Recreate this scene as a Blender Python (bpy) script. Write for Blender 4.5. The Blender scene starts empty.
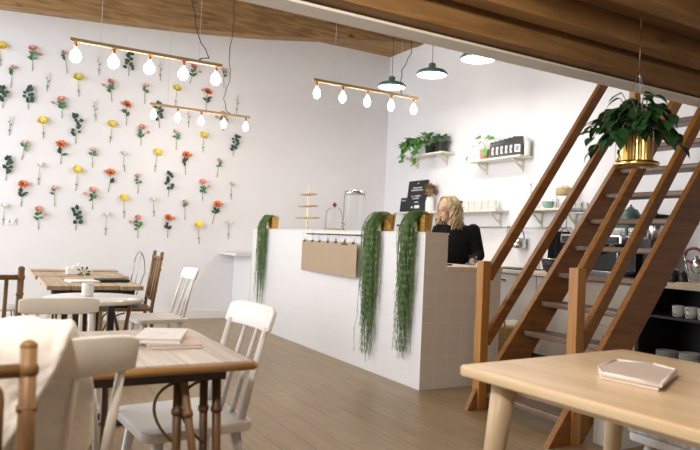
import bpy, bmesh, math, random
from mathutils import Vector, Matrix, Euler
random.seed(7)
SC = bpy.context.scene
COL = SC.collection
PI = math.pi
def V(*a): return Vector(a)

# ------------------------------------------------------------------ materials
MATS = {}
def new_mat(name):
    m = bpy.data.materials.new(name); m.use_nodes = True
    nt = m.node_tree
    for n in list(nt.nodes): nt.nodes.remove(n)
    out = nt.nodes.new('ShaderNodeOutputMaterial')
    b = nt.nodes.new('ShaderNodeBsdfPrincipled')
    nt.links.new(b.outputs[0], out.inputs[0])
    MATS[name] = m
    return m, nt, b
def ramp(nt, c1, c2, p1=0.3, p2=0.7):
    r = nt.nodes.new('ShaderNodeValToRGB')
    r.color_ramp.elements[0].position = p1; r.color_ramp.elements[0].color = (*c1, 1)
    r.color_ramp.elements[1].position = p2; r.color_ramp.elements[1].color = (*c2, 1)
    return r
def plain(name, col, rough=0.5, metal=0.0, var=0.06, scale=20, bump=0.0, trans=0.0, spec=0.5, sub=0.0, alpha=1.0):
    m, nt, b = new_mat(name)
    tc = nt.nodes.new('ShaderNodeTexCoord'); nz = nt.nodes.new('ShaderNodeTexNoise')
    nz.inputs['Scale'].default_value = scale; nz.inputs['Detail'].default_value = 3
    nt.links.new(tc.outputs['Object'], nz.inputs['Vector'])
    r = ramp(nt, tuple(c*(1-var) for c in col), tuple(min(1, c*(1+var)) for c in col))
    nt.links.new(nz.outputs['Fac'], r.inputs[0]); nt.links.new(r.outputs[0], b.inputs['Base Color'])
    b.inputs['Roughness'].default_value = rough; b.inputs['Metallic'].default_value = metal
    b.inputs['Specular IOR Level'].default_value = spec
    b.inputs['Transmission Weight'].default_value = trans
    if alpha < 1: b.inputs['Alpha'].default_value = alpha
    if bump:
        bp = nt.nodes.new('ShaderNodeBump'); bp.inputs['Strength'].default_value = bump; bp.inputs['Distance'].default_value = 0.004
        nt.links.new(nz.outputs['Fac'], bp.inputs['Height']); nt.links.new(bp.outputs[0], b.inputs['Normal'])
    return m
def wood(name, c1, c2, axis=0, rough=0.5, scale=6.0, stretch=12.0, knots=0.0, bump=0.1):
    m, nt, b = new_mat(name)
    tc = nt.nodes.new('ShaderNodeTexCoord'); mp = nt.nodes.new('ShaderNodeMapping')
    s = [stretch]*3; s[axis] = 1.0
    mp.inputs['Scale'].default_value = s
    nt.links.new(tc.outputs['Object'], mp.inputs['Vector'])
    nz = nt.nodes.new('ShaderNodeTexNoise'); nz.inputs['Scale'].default_value = scale/2; nz.inputs['Detail'].default_value = 6
    nz.inputs['Distortion'].default_value = 0.6
    nt.links.new(mp.outputs[0], nz.inputs['Vector'])
    r = ramp(nt, c1, c2, 0.32, 0.68); nt.links.new(nz.outputs['Fac'], r.inputs[0])
    last = r.outputs[0]
    if knots:
        mp2 = nt.nodes.new('ShaderNodeMapping'); s2 = [3.0]*3; s2[axis] = 1.4
        mp2.inputs['Scale'].default_value = s2; nt.links.new(tc.outputs['Object'], mp2.inputs['Vector'])
        vo = nt.nodes.new('ShaderNodeTexVoronoi'); vo.inputs['Scale'].default_value = 1.7
        nt.links.new(mp2.outputs[0], vo.inputs['Vector'])
        r2 = ramp(nt, (knots*.4,)*3, (1, 1, 1), 0.06, 0.17); nt.links.new(vo.outputs['Distance'], r2.inputs[0])
        mx = nt.nodes.new('ShaderNodeMixRGB'); mx.blend_type = 'MULTIPLY'; mx.inputs[0].default_value = 0.8
        nt.links.new(last, mx.inputs[1]); nt.links.new(r2.outputs[0], mx.inputs[2]); last = mx.outputs[0]
    nt.links.new(last, b.inputs['Base Color']); b.inputs['Roughness'].default_value = rough
    if bump:
        bp = nt.nodes.new('ShaderNodeBump'); bp.inputs['Strength'].default_value = bump; bp.inputs['Distance'].default_value = 0.003
        nt.links.new(nz.outputs['Fac'], bp.inputs['Height']); nt.links.new(bp.outputs[0], b.inputs['Normal'])
    return m
def planks(name, c1, c2, gap, length, width, order, rough=0.4, gapsize=0.004, offset=0.5, bump=0.3, grain=0.35, mort=0.0):
    """boards or tiles: order picks which object axes are (along, across)"""
    m, nt, b = new_mat(name)
    tc = nt.nodes.new('ShaderNodeTexCoord'); sp = nt.nodes.new('ShaderNodeSeparateXYZ'); cb = nt.nodes.new('ShaderNodeCombineXYZ')
    nt.links.new(tc.outputs['Object'], sp.inputs[0])
    nt.links.new(sp.outputs[order[0]], cb.inputs[0]); nt.links.new(sp.outputs[order[1]], cb.inputs[1])
    br = nt.nodes.new('ShaderNodeTexBrick'); br.offset = offset
    br.inputs['Scale'].default_value = 1.0; br.inputs['Brick Width'].default_value = length; br.inputs['Row Height'].default_value = width
    br.inputs['Mortar Size'].default_value = gapsize; br.inputs['Mortar Smooth'].default_value = 0.2; br.inputs['Bias'].default_value = 0.0
    br.inputs['Color1'].default_value = (*c1, 1); br.inputs['Color2'].default_value = (*c2, 1); br.inputs['Mortar'].default_value = (*gap, 1)
    nt.links.new(cb.outputs[0], br.inputs['Vector'])
    last = br.outputs['Color']
    if grain:
        mp = nt.nodes.new('ShaderNodeMapping'); mp.inputs['Scale'].default_value = (1.2, 16, 1); nt.links.new(cb.outputs[0], mp.inputs['Vector'])
        nz = nt.nodes.new('ShaderNodeTexNoise'); nz.inputs['Scale'].default_value = 2.2; nz.inputs['Detail'].default_value = 5; nt.links.new(mp.outputs[0], nz.inputs['Vector'])
        r = ramp(nt, (1-grain,)*3, (1, 1, 1), 0.3, 0.65); nt.links.new(nz.outputs['Fac'], r.inputs[0])
        mx = nt.nodes.new('ShaderNodeMixRGB'); mx.blend_type = 'MULTIPLY'; mx.inputs[0].default_value = 1
        nt.links.new(last, mx.inputs[1]); nt.links.new(r.outputs[0], mx.inputs[2]); last = mx.outputs[0]
    nt.links.new(last, b.inputs['Base Color']); b.inputs['Roughness'].default_value = rough
    if bump:
        bp = nt.nodes.new('ShaderNodeBump'); bp.inputs['Strength'].default_value = bump; bp.inputs['Distance'].default_value = 0.002; bp.invert = True
        nt.links.new(br.outputs['Fac'], bp.inputs['Height']); nt.links.new(bp.outputs[0], b.inputs['Normal'])
    return m
def glow(name, col, strength):
    m, nt, b = new_mat(name)
    b.inputs['Base Color'].default_value = (*col, 1); b.inputs['Emission Color'].default_value = (*col, 1)
    b.inputs['Emission Strength'].default_value = strength
    return m
def glassy(name, col=(1, 1, 1), a=0.25, rough=0.03):
    m, nt, b = new_mat(name)
    out = [n for n in nt.nodes if n.type == 'OUTPUT_MATERIAL'][0]
    tr = nt.nodes.new('ShaderNodeBsdfTransparent'); tr.inputs[0].default_value = (*col, 1)
    gl = nt.nodes.new('ShaderNodeBsdfGlossy'); gl.inputs['Roughness'].default_value = rough
    fr = nt.nodes.new('ShaderNodeFresnel'); fr.inputs['IOR'].default_value = 1.07
    ma = nt.nodes.new('ShaderNodeMath'); ma.operation = 'ADD'; ma.inputs[1].default_value = a*0.3
    mx = nt.nodes.new('ShaderNodeMixShader')
    nt.links.new(fr.outputs[0], ma.inputs[0]); nt.links.new(ma.outputs[0], mx.inputs[0])
    nt.links.new(tr.outputs[0], mx.inputs[1]); nt.links.new(gl.outputs[0], mx.inputs[2]); nt.links.new(mx.outputs[0], out.inputs[0])
    nt.nodes.remove(b)
    return m

M_wall = plain('wall paint', (.80, .80, .825), .85, var=.015, scale=3, bump=.02)
M_base = plain('white gloss trim', (.80, .79, .79), .45, var=.02)
M_floor = planks('vinyl floor planks', (.37, .27, .155), (.33, .235, .13), (.20, .14, .08), 1.25, .18, (1, 0), rough=.38, gapsize=.003, grain=.22, bump=.25)
M_beam = wood('old rafter timber', (.15, .085, .035), (.36, .215, .09), 0, .7, 5, 10, knots=.35)
M_ceil = planks('ceiling boards', (.42, .25, .095), (.36, .21, .08), (.10, .05, .02), 3.0, .16, (0, 1), rough=.7, gapsize=.006, grain=.35)
M_joist = wood('mezzanine timber', (.22, .112, .038), (.33, .185, .068), 0, .6, 5, 10, knots=.6)
M_deck = planks('mezzanine boards', (.29, .155, .065), (.25, .13, .055), (.06, .03, .015), 4.0, .19, (0, 1), rough=.65, gapsize=.005, grain=.35)
M_steel = plain('painted steel beam', (.84, .83, .81), .5, var=.03)
M_tile_f = planks('white square tiles front', (.80, .79, .80), (.79, .78, .79), (.755, .745, .745), .13, .13, (1, 2), rough=.35, gapsize=.003, offset=0, grain=0, bump=.15)
M_tile_e_shaded = planks('white square tiles shaded end', (.77, .745, .70), (.74, .715, .67), (.83, .81, .78), .13, .13, (0, 2), rough=.35, gapsize=.004, offset=0, grain=0, bump=.2)  # same white tiles; tan shade of the end face is put into the colour
M_cap = plain('pale counter cap', (.74, .71, .66), .4, var=.03)
M_paleply = wood('pale plywood', (.72, .64, .50), (.80, .73, .60), 1, .5, 5, 8, bump=.03)
M_shelf = wood('whitewashed shelf board', (.74, .70, .60), (.81, .78, .70), 1, .5, 5, 8, bump=.03)
M_stair = wood('stained stair pine', (.20, .074, .010), (.30, .122, .019), 0, .42, 5, 10, knots=.8)
M_stairz = wood('stained post pine', (.36, .150, .028), (.50, .235, .055), 2, .42, 5, 10, knots=.8)
M_tread = wood('worn stair tread', (.13, .075, .045), (.20, .125, .08), 1, .4, 5, 10)
M_maple = wood('pale maple top', (.74, .55, .33), (.85, .68, .45), 1, .26, 2.6, 7, bump=.02)
M_mapleleg = wood('pale maple leg', (.66, .50, .31), (.74, .58, .38), 2, .4, 4, 7, bump=.02)
M_white = plain('white chair paint', (.76, .74, .72), .4, var=.03, scale=12)
M_cream = plain('cream chair paint', (.80, .77, .70), .45, var=.04, scale=12)
M_bamboo = wood('varnished bamboo', (.13, .064, .019), (.26, .14, .047), 2, .5, 6, 6)
M_bambood = wood('dark cane', (.085, .04, .014), (.19, .095, .035), 2, .45, 6, 6)
M_ply_edge = wood('cane table edge', (.30, .155, .05), (.48, .27, .10), 0, .45, 6, 9)
M_ltop = planks('whitewashed board top', (.60, .54, .47), (.55, .49, .42), (.36, .29, .22), 2.0, .12, (1, 0), rough=.45, gapsize=.002, grain=.25)
M_btop = planks('bare plank top', (.56, .42, .27), (.48, .35, .22), (.22, .15, .09), 3.0, .15, (1, 0), rough=.5, gapsize=.003, grain=.3)
M_black = plain('black painted metal', (.018, .018, .02), .45, var=.1)
M_darkbrown = plain('dark brown rail', (.05, .028, .018), .5)
M_gold = plain('hammered gold', (.80, .52, .16), .27, 1.0, var=.12, scale=60, bump=.5)
M_brass = plain('polished brass', (.83, .60, .22), .2, 1.0, var=.05)
M_brasswood = wood('pale lamp bar', (.36, .26, .15), (.46, .34, .20), 0, .45, 6, 9)
M_copper = plain('copper socket', (.72, .36, .18), .3, 1.0, var=.05)
M_chrome = plain('brushed steel', (.62, .62, .63), .22, 1.0, var=.05)
M_kraft = plain('kraft board', (.42, .315, .21), .75, var=.03, scale=8)
M_paper = plain('white paper', (.82, .81, .82), .6, var=.02)
M_pinkpaper = plain('blush paper', (.66, .52, .46), .6, var=.03)
M_ceramic = plain('glazed white ceramic', (.82, .81, .79), .2, var=.02)
M_blush = plain('blush stoneware', (.80, .70, .63), .3, var=.05, scale=14)
M_green = plain('pendant enamel green', (.075, .17, .155), .35, var=.05)
M_enamel = plain('white enamel inside', (.85, .85, .85), .4)
M_leaf = plain('leaf green', (.075, .20, .065), .45, var=.35, scale=25, spec=.4)
M_leafl = plain('light leaf green', (.13, .34, .08), .45, var=.3, scale=25)
M_leafd = plain('dark leaf green', (.022, .075, .025), .35, var=.35, scale=20)
M_trail = plain('trailing grass green', (.115, .20, .062), .5, var=.4, scale=30)
M_euc = plain('eucalyptus green', (.035, .075, .055), .55, var=.3, scale=40)
M_stem = plain('flower stem', (.20, .23, .15), .6, var=.2, scale=30)
M_yel = plain('yellow petals', (.92, .74, .15), .6, var=.12, scale=40)
M_ora = plain('orange petals', (.82, .20, .05), .6, var=.25, scale=40)
M_pink = plain('pink petals', (.86, .60, .56), .6, var=.2, scale=40)
M_rose = plain('coral rose petals', (.78, .36, .30), .6, var=.3, scale=40)
M_wfl = plain('white petals', (.78, .75, .74), .6, var=.08, scale=40)
M_dk = plain('flower heart', (.06, .05, .03), .7)
M_skin = plain('skin', (.62, .37, .27), .5, var=.06, scale=12)
M_sweater = plain('black knit', (.010, .010, .012), .9, var=.3, scale=80, bump=.4, spec=.15)
M_trouser = plain('black denim', (.012, .012, .016), .9, var=.3, scale=60, spec=.15)
M_hair = plain('blond hair', (.52, .40, .235), .45, var=.3, scale=45)
M_hair2 = plain('dark blond hair', (.30, .20, .10), .45, var=.3, scale=45)
M_lip = plain('lips', (.50, .16, .14), .45)
M_eye = plain('eye dark', (.03, .02, .02), .3)
M_blue = plain('blue cloth', (.06, .13, .24), .9, var=.3, scale=40)
M_board = plain('black felt board', (.020, .024, .028), .8, var=.1, scale=60)
M_letters = plain('white letters', (.80, .80, .80), .5)
M_bag = plain('black foil bag', (.012, .013, .016), .35, var=.2, scale=20, bump=.3)
M_fleece = plain('sheepskin wool', (.95, .93, .88), .95, var=.04, scale=35, bump=.8, spec=.1)
M_glass = glassy('clear glass', (.985, .99, .99), .06, .2)
M_cushion = plain('linen cushion', (.72, .68, .62), .9, var=.05, scale=40, bump=.2)
M_wool = plain('grey felted wool', (.55, .56, .58), .95, var=.25, scale=50, bump=.6)
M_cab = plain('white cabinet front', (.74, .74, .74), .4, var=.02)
M_cab_shaded = plain('shaded taupe cabinet front', (.48, .44, .38), .45, var=.03)  # shade over the drawer unit is mixed into this colour
M_teal = plain('teal enamel', (.06, .13, .115), .35, var=.06)
M_aqua = plain('aqua ceramic', (.32, .52, .47), .3, var=.06)
M_wicker = plain('straw wicker', (.55, .40, .19), .8, var=.3, scale=70, bump=.8)
M_red = plain('dark red rubber', (.22, .03, .025), .5)
M_terra = plain('peach pot', (.66, .37, .22), .6, var=.06)
M_dried = plain('dried petals', (.36, .22, .11), .8, var=.5, scale=60)
M_cable = plain('black cable', (.012, .012, .012), .6)
M_wire = plain('thin steel wire', (.45, .45, .46), .3, 1.0)
M_bulb = glow('lit bulb', (1.0, .93, .84), 14)
M_disc = glow('lit diffuser', (1.0, .97, .93), 6)
M_soil = plain('potting soil', (.035, .022, .015), .95, var=.4, scale=60)
M_rivet = plain('shadow gap paint', (.02, .018, .016), .7)

# ------------------------------------------------------------------ mesh builder
class MB:
    def __init__(s): s.bm = bmesh.new()
    def _append(s, t, M=None, smooth=False, mi=0):
        if M is not None: t.transform(M)
        mp = {}
        for v in t.verts: mp[v] = s.bm.verts.new(v.co)
        for f in t.faces:
            try:
                g = s.bm.faces.new([mp[v] for v in f.verts]); g.smooth = smooth; g.material_index = mi
            except ValueError: pass
        t.free(); return s
    def box(s, c, d, rot=None, bev=0.0, mi=0, seg=2):
        t = bmesh.new(); bmesh.ops.create_cube(t, size=1)
        for v in t.verts: v.co = Vector((v.co.x*d[0], v.co.y*d[1], v.co.z*d[2]))
        if bev: bmesh.ops.bevel(t, geom=list(t.edges), offset=bev, segments=seg, affect='EDGES', profile=.6)
        M = Matrix.Translation(c)
        if rot is not None: M = M @ Euler(rot).to_matrix().to_4x4()
        return s._append(t, M, False, mi)
    def bx(s, a, b, bev=0.0, mi=0):
        return s.box([(a[i]+b[i])/2 for i in range(3)], [abs(b[i]-a[i]) for i in range(3)], None, bev, mi)
    def bar(s, a, b, w, h, up=(0, 0, 1), bev=0.0, mi=0):
        """square bar from a to b, w across, h along up"""
        a = Vector(a); b = Vector(b); d = (b-a); L = d.length; d.normalize()
        u = Vector(up); sd = d.cross(u).normalized(); u = sd.cross(d).normalized()
        t = bmesh.new(); bmesh.ops.create_cube(t, size=1)
        for v in t.verts: v.co = Vector((v.co.x*L, v.co.y*w, v.co.z*h))
        if bev: bmesh.ops.bevel(t, geom=list(t.edges), offset=bev, segments=2, affect='EDGES', profile=.6)
        M = Matrix((d, sd, u)).transposed().to_4x4(); M.translation = (a+b)/2
        return s._append(t, M, False, mi)
    def tube(s, pts, r, n=8, cap=True, mi=0, flat=1.0):
        pts = [Vector(p) for p in pts]; k = len(pts)
        rs = r if isinstance(r, (list, tuple)) else [r]*k
        if len(rs) != k: rs = [rs[0] + (rs[-1]-rs[0])*i/(k-1) for i in range(k)]
        rings = []; prev = None
        for i, p in enumerate(pts):
            d = (pts[min(i+1, k-1)] - pts[max(i-1, 0)])
            if d.length < 1e-9: d = Vector((0, 0, 1))
            d.normalize()
            if prev is None:
                a = Vector((0, 0, 1)) if abs(d.z) < .9 else Vector((1, 0, 0))
                x = d.cross(a).normalized()
            else:
                x = (prev - d*prev.dot(d))
                x = x.normalized() if x.length > 1e-6 else d.orthogonal().normalized()
            prev = x; y = d.cross(x)
            rings.append([s.bm.verts.new(p + (x*math.cos(2*PI*j/n) + y*math.sin(2*PI*j/n)*flat)*rs[i]) for j in range(n)])
        for i in range(k-1):
            for j in range(n):
                f = s.bm.faces.new((rings[i][j], rings[i][(j+1) % n], rings[i+1][(j+1) % n], rings[i+1][j])); f.smooth = n > 4; f.material_index = mi
        if cap:
            f = s.bm.faces.new(rings[0][::-1]); f.material_index = mi
            f = s.bm.faces.new(rings[-1]); f.material_index = mi
        return s
    def lathe(s, prof, c=(0, 0, 0), n=24, M=None, mi=0, smooth=True):
        t = bmesh.new(); rings = []
        for r, z in prof:
            if r < 1e-6: rings.append([t.verts.new((0, 0, z))])
            else: rings.append([t.verts.new((r*math.cos(2*PI*j/n), r*math.sin(2*PI*j/n), z)) for j in range(n)])
        for A, B in zip(rings, rings[1:]):
            for j in range(n):
                a, b = A[j % len(A)], A[(j+1) % n % len(A)]; d, e = B[j % len(B)], B[(j+1) % n % len(B)]
                vs = []
                for v in (a, b, e, d):
                    if v not in vs: vs.append(v)
                if len(vs) > 2: t.faces.new(vs)
        T = Matrix.Translation(c)
        if M is not None: T = T @ M
        return s._append(t, T, smooth, mi)
    def prism(s, poly, z0, z1, M=None, bev=0.0, mi=0):
        t = bmesh.new()
        a = [t.verts.new((x, y, z0)) for x, y in poly]; b = [t.verts.new((x, y, z1)) for x, y in poly]
        n = len(poly)
        t.faces.new(a[::-1]); t.faces.new(b)
        for i in range(n): t.faces.new((a[i], a[(i+1) % n], b[(i+1) % n], b[i]))
        bmesh.ops.recalc_face_normals(t, faces=list(t.faces))
        if bev:
            es = [e for e in t.edges if abs(e.verts[0].co.z-e.verts[1].co.z) < 1e-6]
            bmesh.ops.bevel(t, geom=es, offset=bev, segments=3, affect='EDGES', profile=.6)
        return s._append(t, M, False, mi)
    def ell(s, c, r, rot=None, u=16, v=10, mi=0):
        t = bmesh.new(); bmesh.ops.create_uvsphere(t, u_segments=u, v_segments=v, radius=1)
        for w in t.verts: w.co = Vector((w.co.x*r[0], w.co.y*r[1], w.co.z*r[2]))
        M = Matrix.Translation(c)
        if rot is not None: M = M @ Euler(rot).to_matrix().to_4x4()
        return s._append(t, M, True, mi)
    def leaf(s, base, d, L, W, nrm=(0, 0, 1), curl=.25, mi=0, seg=4, shape=1.0):
        base = Vector(base); d = Vector(d).normalized(); n = Vector(nrm)
        sd = d.cross(n)
        sd = sd.normalized() if sd.length > 1e-4 else d.orthogonal().normalized()
        n = sd.cross(d).normalized()
        L0 = []; C0 = []; R0 = []
        for i in range(seg+1):
            t = i/seg; w = W*.5*math.sin(PI*min(1, (t*.96+.02))**shape)
            p = base + d*(L*t) - n*(curl*L*t*t)
            L0.append(s.bm.verts.new(p - sd*w + n*w*.25)); C0.append(s.bm.verts.new(p)); R0.append(s.bm.verts.new(p + sd*w + n*w*.25))
        for i in range(seg):
            for A, B in ((L0, C0), (C0, R0)):
                f = s.bm.faces.new((A[i], B[i], B[i+1], A[i+1])); f.smooth = True; f.material_index = mi
        return s
    def build(s, name, mat, parent=None, loc=None):
        me = bpy.data.meshes.new(name)
        s.bm.normal_update()
        s.bm.to_mesh(me); s.bm.free()
        for m in (mat if isinstance(mat, (list, tuple)) else [mat]): me.materials.append(m)
        o = bpy.data.objects.new(name, me); COL.objects.link(o)
        if parent is not None: o.parent = parent
        if loc is not None: o.location = loc
        return o
def tag(o, label, cat, group=None):
    o['label'] = label; o['category'] = cat
    if group: o['group'] = group
    return o
def thing(name, label, cat, loc=(0, 0, 0), rz=0.0, group=None):
    o = bpy.data.objects.new(name, None); COL.objects.link(o)
    o.empty_display_size = .1
    o.location = loc; o.rotation_euler = (0, 0, rz)
    return tag(o, label, cat, group)
def struct(o, label=None):
    o['kind'] = 'structure'
    if label: o['label'] = label
    return o
def rrect(w, d, r, n=5, cx=0, cy=0):
    out = []
    for (sx, sy, a0) in ((1, 1, 0), (-1, 1, 90), (-1, -1, 180), (1, -1, 270)):
        for i in range(n+1):
            a = math.radians(a0 + 90*i/n)
            out.append((cx + sx*(w/2-r) + r*math.cos(a), cy + sy*(d/2-r) + r*math.sin(a)))
    return out
def bez(p0, p1, p2, p3, n=12):
    p0, p1, p2, p3 = map(Vector, (p0, p1, p2, p3)); o = []
    for i in range(n+1):
        t = i/n; o.append(p0*(1-t)**3 + p1*3*t*(1-t)**2 + p2*3*t*t*(1-t) + p3*t**3)
    return o
ORD = ['first', 'second', 'third', 'fourth', 'fifth', 'sixth', 'seventh', 'eighth', 'ninth', 'tenth', 'eleventh', 'twelfth', 'thirteenth', 'fourteenth']

# ------------------------------------------------------------------ the room
struct(MB().bx((-2.6, -3.2, -.12), (5.55, 8.62, 0)).build('floor', M_floor), 'pale brown plank floor')
struct(MB().bx((-2.6, 8.47, 0), (5.40, 8.62, 4.30)).build('wall_back', M_wall), 'white wall with taped flowers')
struct(MB().bx((5.40, -3.2, 0), (5.55, 8.62, 4.30)).build('wall_right', M_wall), 'white kitchen wall with shelves')
struct(MB().bx((-2.6, -3.35, 0), (5.55, -3.2, 4.2)).build('wall_front', M_wall))
struct(MB().bx((-2.75, -3.35, 0), (-2.6, 3.5, 4.2)).build('unseen_wall_left', M_wall))  # unseen wall piece, added to keep daylight off the camera-facing sides
struct(MB().bx((-2.6, -3.2, 4.04), (5.40, 8.47, 4.20)).build('ceiling', M_ceil), 'wooden board ceiling')
b = MB(); b.bx((-2.6, 8.455, 0), (2.98, 8.47, .11)); struct(b.build('baseboard_back', M_base))
# arched timber below the ceiling boards, in front of the flower wall
zs = [(-2.6, 3.38), (-1.2, 3.39), (0, 3.43), (1.3, 3.515), (1.95, 3.57), (2.62, 3.64), (3.1, 3.70), (3.58, 3.775), (4.2, 3.87), (4.8, 3.96), (5.40, 4.03)]
poly = [(x, z) for x, z in zs] + [(5.40, 4.04), (-2.6, 4.04)]
Mxz = Matrix(((1, 0, 0, 0), (0, 0, 1, 0), (0, 1, 0, 0), (0, 0, 0, 1)))
struct(MB().prism(poly, 7.60, 7.80, Mxz).build('trim_1', M_beam), 'old knotty timber under the ceiling')
# mezzanine above the camera: steel beam, joists, deck
b = MB(); b.bx((-.9, 2.372, 2.10), (5.40, 2.492, 2.112)); b.bx((-.9, 2.427, 2.112), (5.40, 2.437, 2.30)); b.bx((-.9, 2.372, 2.30), (5.40, 2.492, 2.312))
struct(b.build('trim_2', M_steel), 'white painted steel beam at the mezzanine edge')
struct(MB().bx((-.9, -3.2, 2.312), (5.40, 2.50, 2.37)).build('ceiling_mezzanine', M_deck), 'dark board underside of the mezzanine')
for k in range(12):
    y = 2.105 - .395*k
    struct(MB().bx((-.9, y, 2.20), (5.40, y+.092, 2.312), .004).build('trim_%d' % (k+4), M_joist), 'mezzanine joist')
struct(MB().bx((-.9, 2.29, 2.122), (5.40, 2.4265, 2.30)).build('trim_3', M_joist), 'timber packed against the steel beam')

# ------------------------------------------------------------------ service counter
CX, CY0, CY1, CTOP = 2.98, 4.058, 7.78, 1.218
ct = thing('service_counter', 'long white tiled counter with a raised front ledge, planters on top', 'counter', (CX, CY0, 0))
b = MB(); b.bx((0, .012, 0), (.225, CY1-CY0, CTOP)); b.build('front_panel', M_tile_f, ct)
b = MB(); b.prism([(0, 0), (.80, 0), (.80, .925), (.225, .925), (.225, CTOP), (0, CTOP)], 0, .012, Matrix(((1, 0, 0, 0), (0, 0, -1, .012), (0, 1, 0, 0), (0, 0, 0, 1)))); b.build('end_panel', M_tile_e_shaded, ct)
b = MB(); b.bx((-.004, -.006, CTOP), (.232, CY1-CY0, CTOP+.014), .003); b.build('ledge_cap', M_cap, ct)
b = MB(); b.bx((.225, -.006, .925), (.81, CY1-CY0, .965), .004); b.build('worktop', M_paleply, ct)
b = MB(); b.bx((.225, .012, .05), (.78, CY1-CY0, .925)); b.build('cabinet_body', M_cab, ct)
le = thing('ledge_shelf', 'low white ledge between the far end of the counter and the flower wall', 'ledge', (CX, CY1+.01, 0))
b = MB(); b.bx((0, 0, 0), (.12, .675, .869)); b.build('low_panel', M_tile_f, le)
b = MB(); b.bx((-.21, 0, .87), (.60, .675, .905), .004); b.build('ledge_board', M_cap, le)

# planters with trailing foliage
def trailing_planter(y, label, low, spread, n, seed, sh=.0):
    rnd = random.Random(seed)
    t = thing('trailing_planter', label, 'plant', (3.10, y, CTOP+.014), 0, 'gold planters spilling green over the counter')
    b = MB(); N = 12
    b.lathe([(0, 0), (.058, 0), (.062, .004), (.076, .145), (.078, .15), (.071, .15), (.066, .125), (0, .125)], n=N, smooth=False); b.build('pot', M_gold, t)
    b = MB(); b.lathe([(0, .130), (.05, .129), (.068, .122)], n=12); b.build('soil', M_soil, t)
    b = MB(); top = CTOP+.014
    for k in range(n):
        a = rnd.uniform(0, 2*PI); r = .058*math.sqrt(rnd.random())
        p0 = V(r*math.cos(a), r*math.sin(a), .125)
        q = rnd.gauss(0, 1)*spread; q = max(-1.9*spread, min(1.9*spread, q))
        off = -.137 - rnd.random()*.062
        u = rnd.random(); L = low*(.42+.58*u**1.15) if rnd.random() < .85 else low*rnd.uniform(.12, .5)
        up = rnd.uniform(.01, .06)
        pts = bez(p0, p0+V(-.03, q*.3, up+.035), V(off, sh*.7+q*.8, .12+up), V(off, sh+q, -.03), 8)
        z = -.03; yy = sh+q; x = off; ph = rnd.uniform(0, 6); dr = rnd.uniform(-.05, .05)
        while z > -L:
            z -= .055; yy += rnd.gauss(0, .006) + dr*.03 - (yy-sh)*.012; x += rnd.gauss(0, .003); x = min(-.130, max(-.205, x))
            pts.append(V(x, yy+.004*math.sin(z*40+ph), z))
        b.tube(pts, [.0026, .0016], 4)
        for i in range(3, len(pts)-1):
            if rnd.random() < .75:
                d = V(rnd.uniform(-.5, .12), rnd.uniform(-1, 1), -1.4)
                b.leaf(pts[i], d, rnd.uniform(.03, .055), .006, (-1, 0, .2), .1, seg=2)
    for k in range(26):
        a = rnd.uniform(0, 2*PI)
        b.leaf((.04*math.cos(a), .04*math.sin(a), .125), (math.cos(a)-.6, math.sin(a), rnd.uniform(.6, 1.5)), rnd.uniform(.05, .09), .009, curl=.5)
    b.build('trailing_foliage', M_trail, t)
    return t
trailing_planter(7.42, 'gold planter with green strands at the far end of the counter ledge', .92, .070, 110, 1, -.07)
trailing_planter(4.80, 'gold planter with long green strands just right of the kraft boards', 1.08, .064, 180, 2)
trailing_planter(4.25, 'gold planter with long green strands at the near corner of the counter', 1.02, .055, 165, 3)

# rail with hooks, kraft boards
RX = CX-.045
rl = thing('hook_rail', 'dark metal rail with hooks along the top of the counter front', 'rail', (RX, 5.53, 1.188))
b = MB(); b.tube([(0, -.56, 0), (0, .57, 0)], .006, 8); b.build('bar', M_black, rl)
for y in (-.5, .5):
    b = MB(); b.tube([(0, y, 0), (.025, y, 0), (.044, y, 0)], .005, 6); b.lathe([(0, 0), (.012, 0), (.012, .005), (0, .005)], (.038, y, 0), 12, Euler((0, PI/2, 0)).to_matrix().to_4x4()); b.build('bracket', M_black, rl)
BO = [6.00, 5.80, 5.62, 5.42, 5.235]
hooks = []
for i, y in enumerate(BO): hooks += [y+.17-i*.0, y-.17]
for y in sorted(hooks):
    yy = y-5.53
    b = MB(); P = [V(.0, yy, .012)]
    P = [V(.010*math.sin(a), yy, .010*math.cos(a)) for a in [math.radians(d) for d in range(-150, 100, 25)]]
    P += [V(.006, yy, -.02), V(0, yy, -.035)] + [V(-.009*math.cos(a)+.0, yy, -.042-.009*math.sin(a)) for a in [math.radians(d) for d in range(180, -30, -30)]]
    b.tube(P, .0018, 5); b.build('hook', M_wire, rl)
names = ['leftmost kraft board on the counter rail, mostly behind its neighbours', 'second kraft board from the left on the counter rail', 'middle one of five overlapping kraft boards on the counter rail', 'fourth kraft board from the left on the counter rail', 'frontmost right-hand kraft board with the big brass clip on the counter rail']
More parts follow.
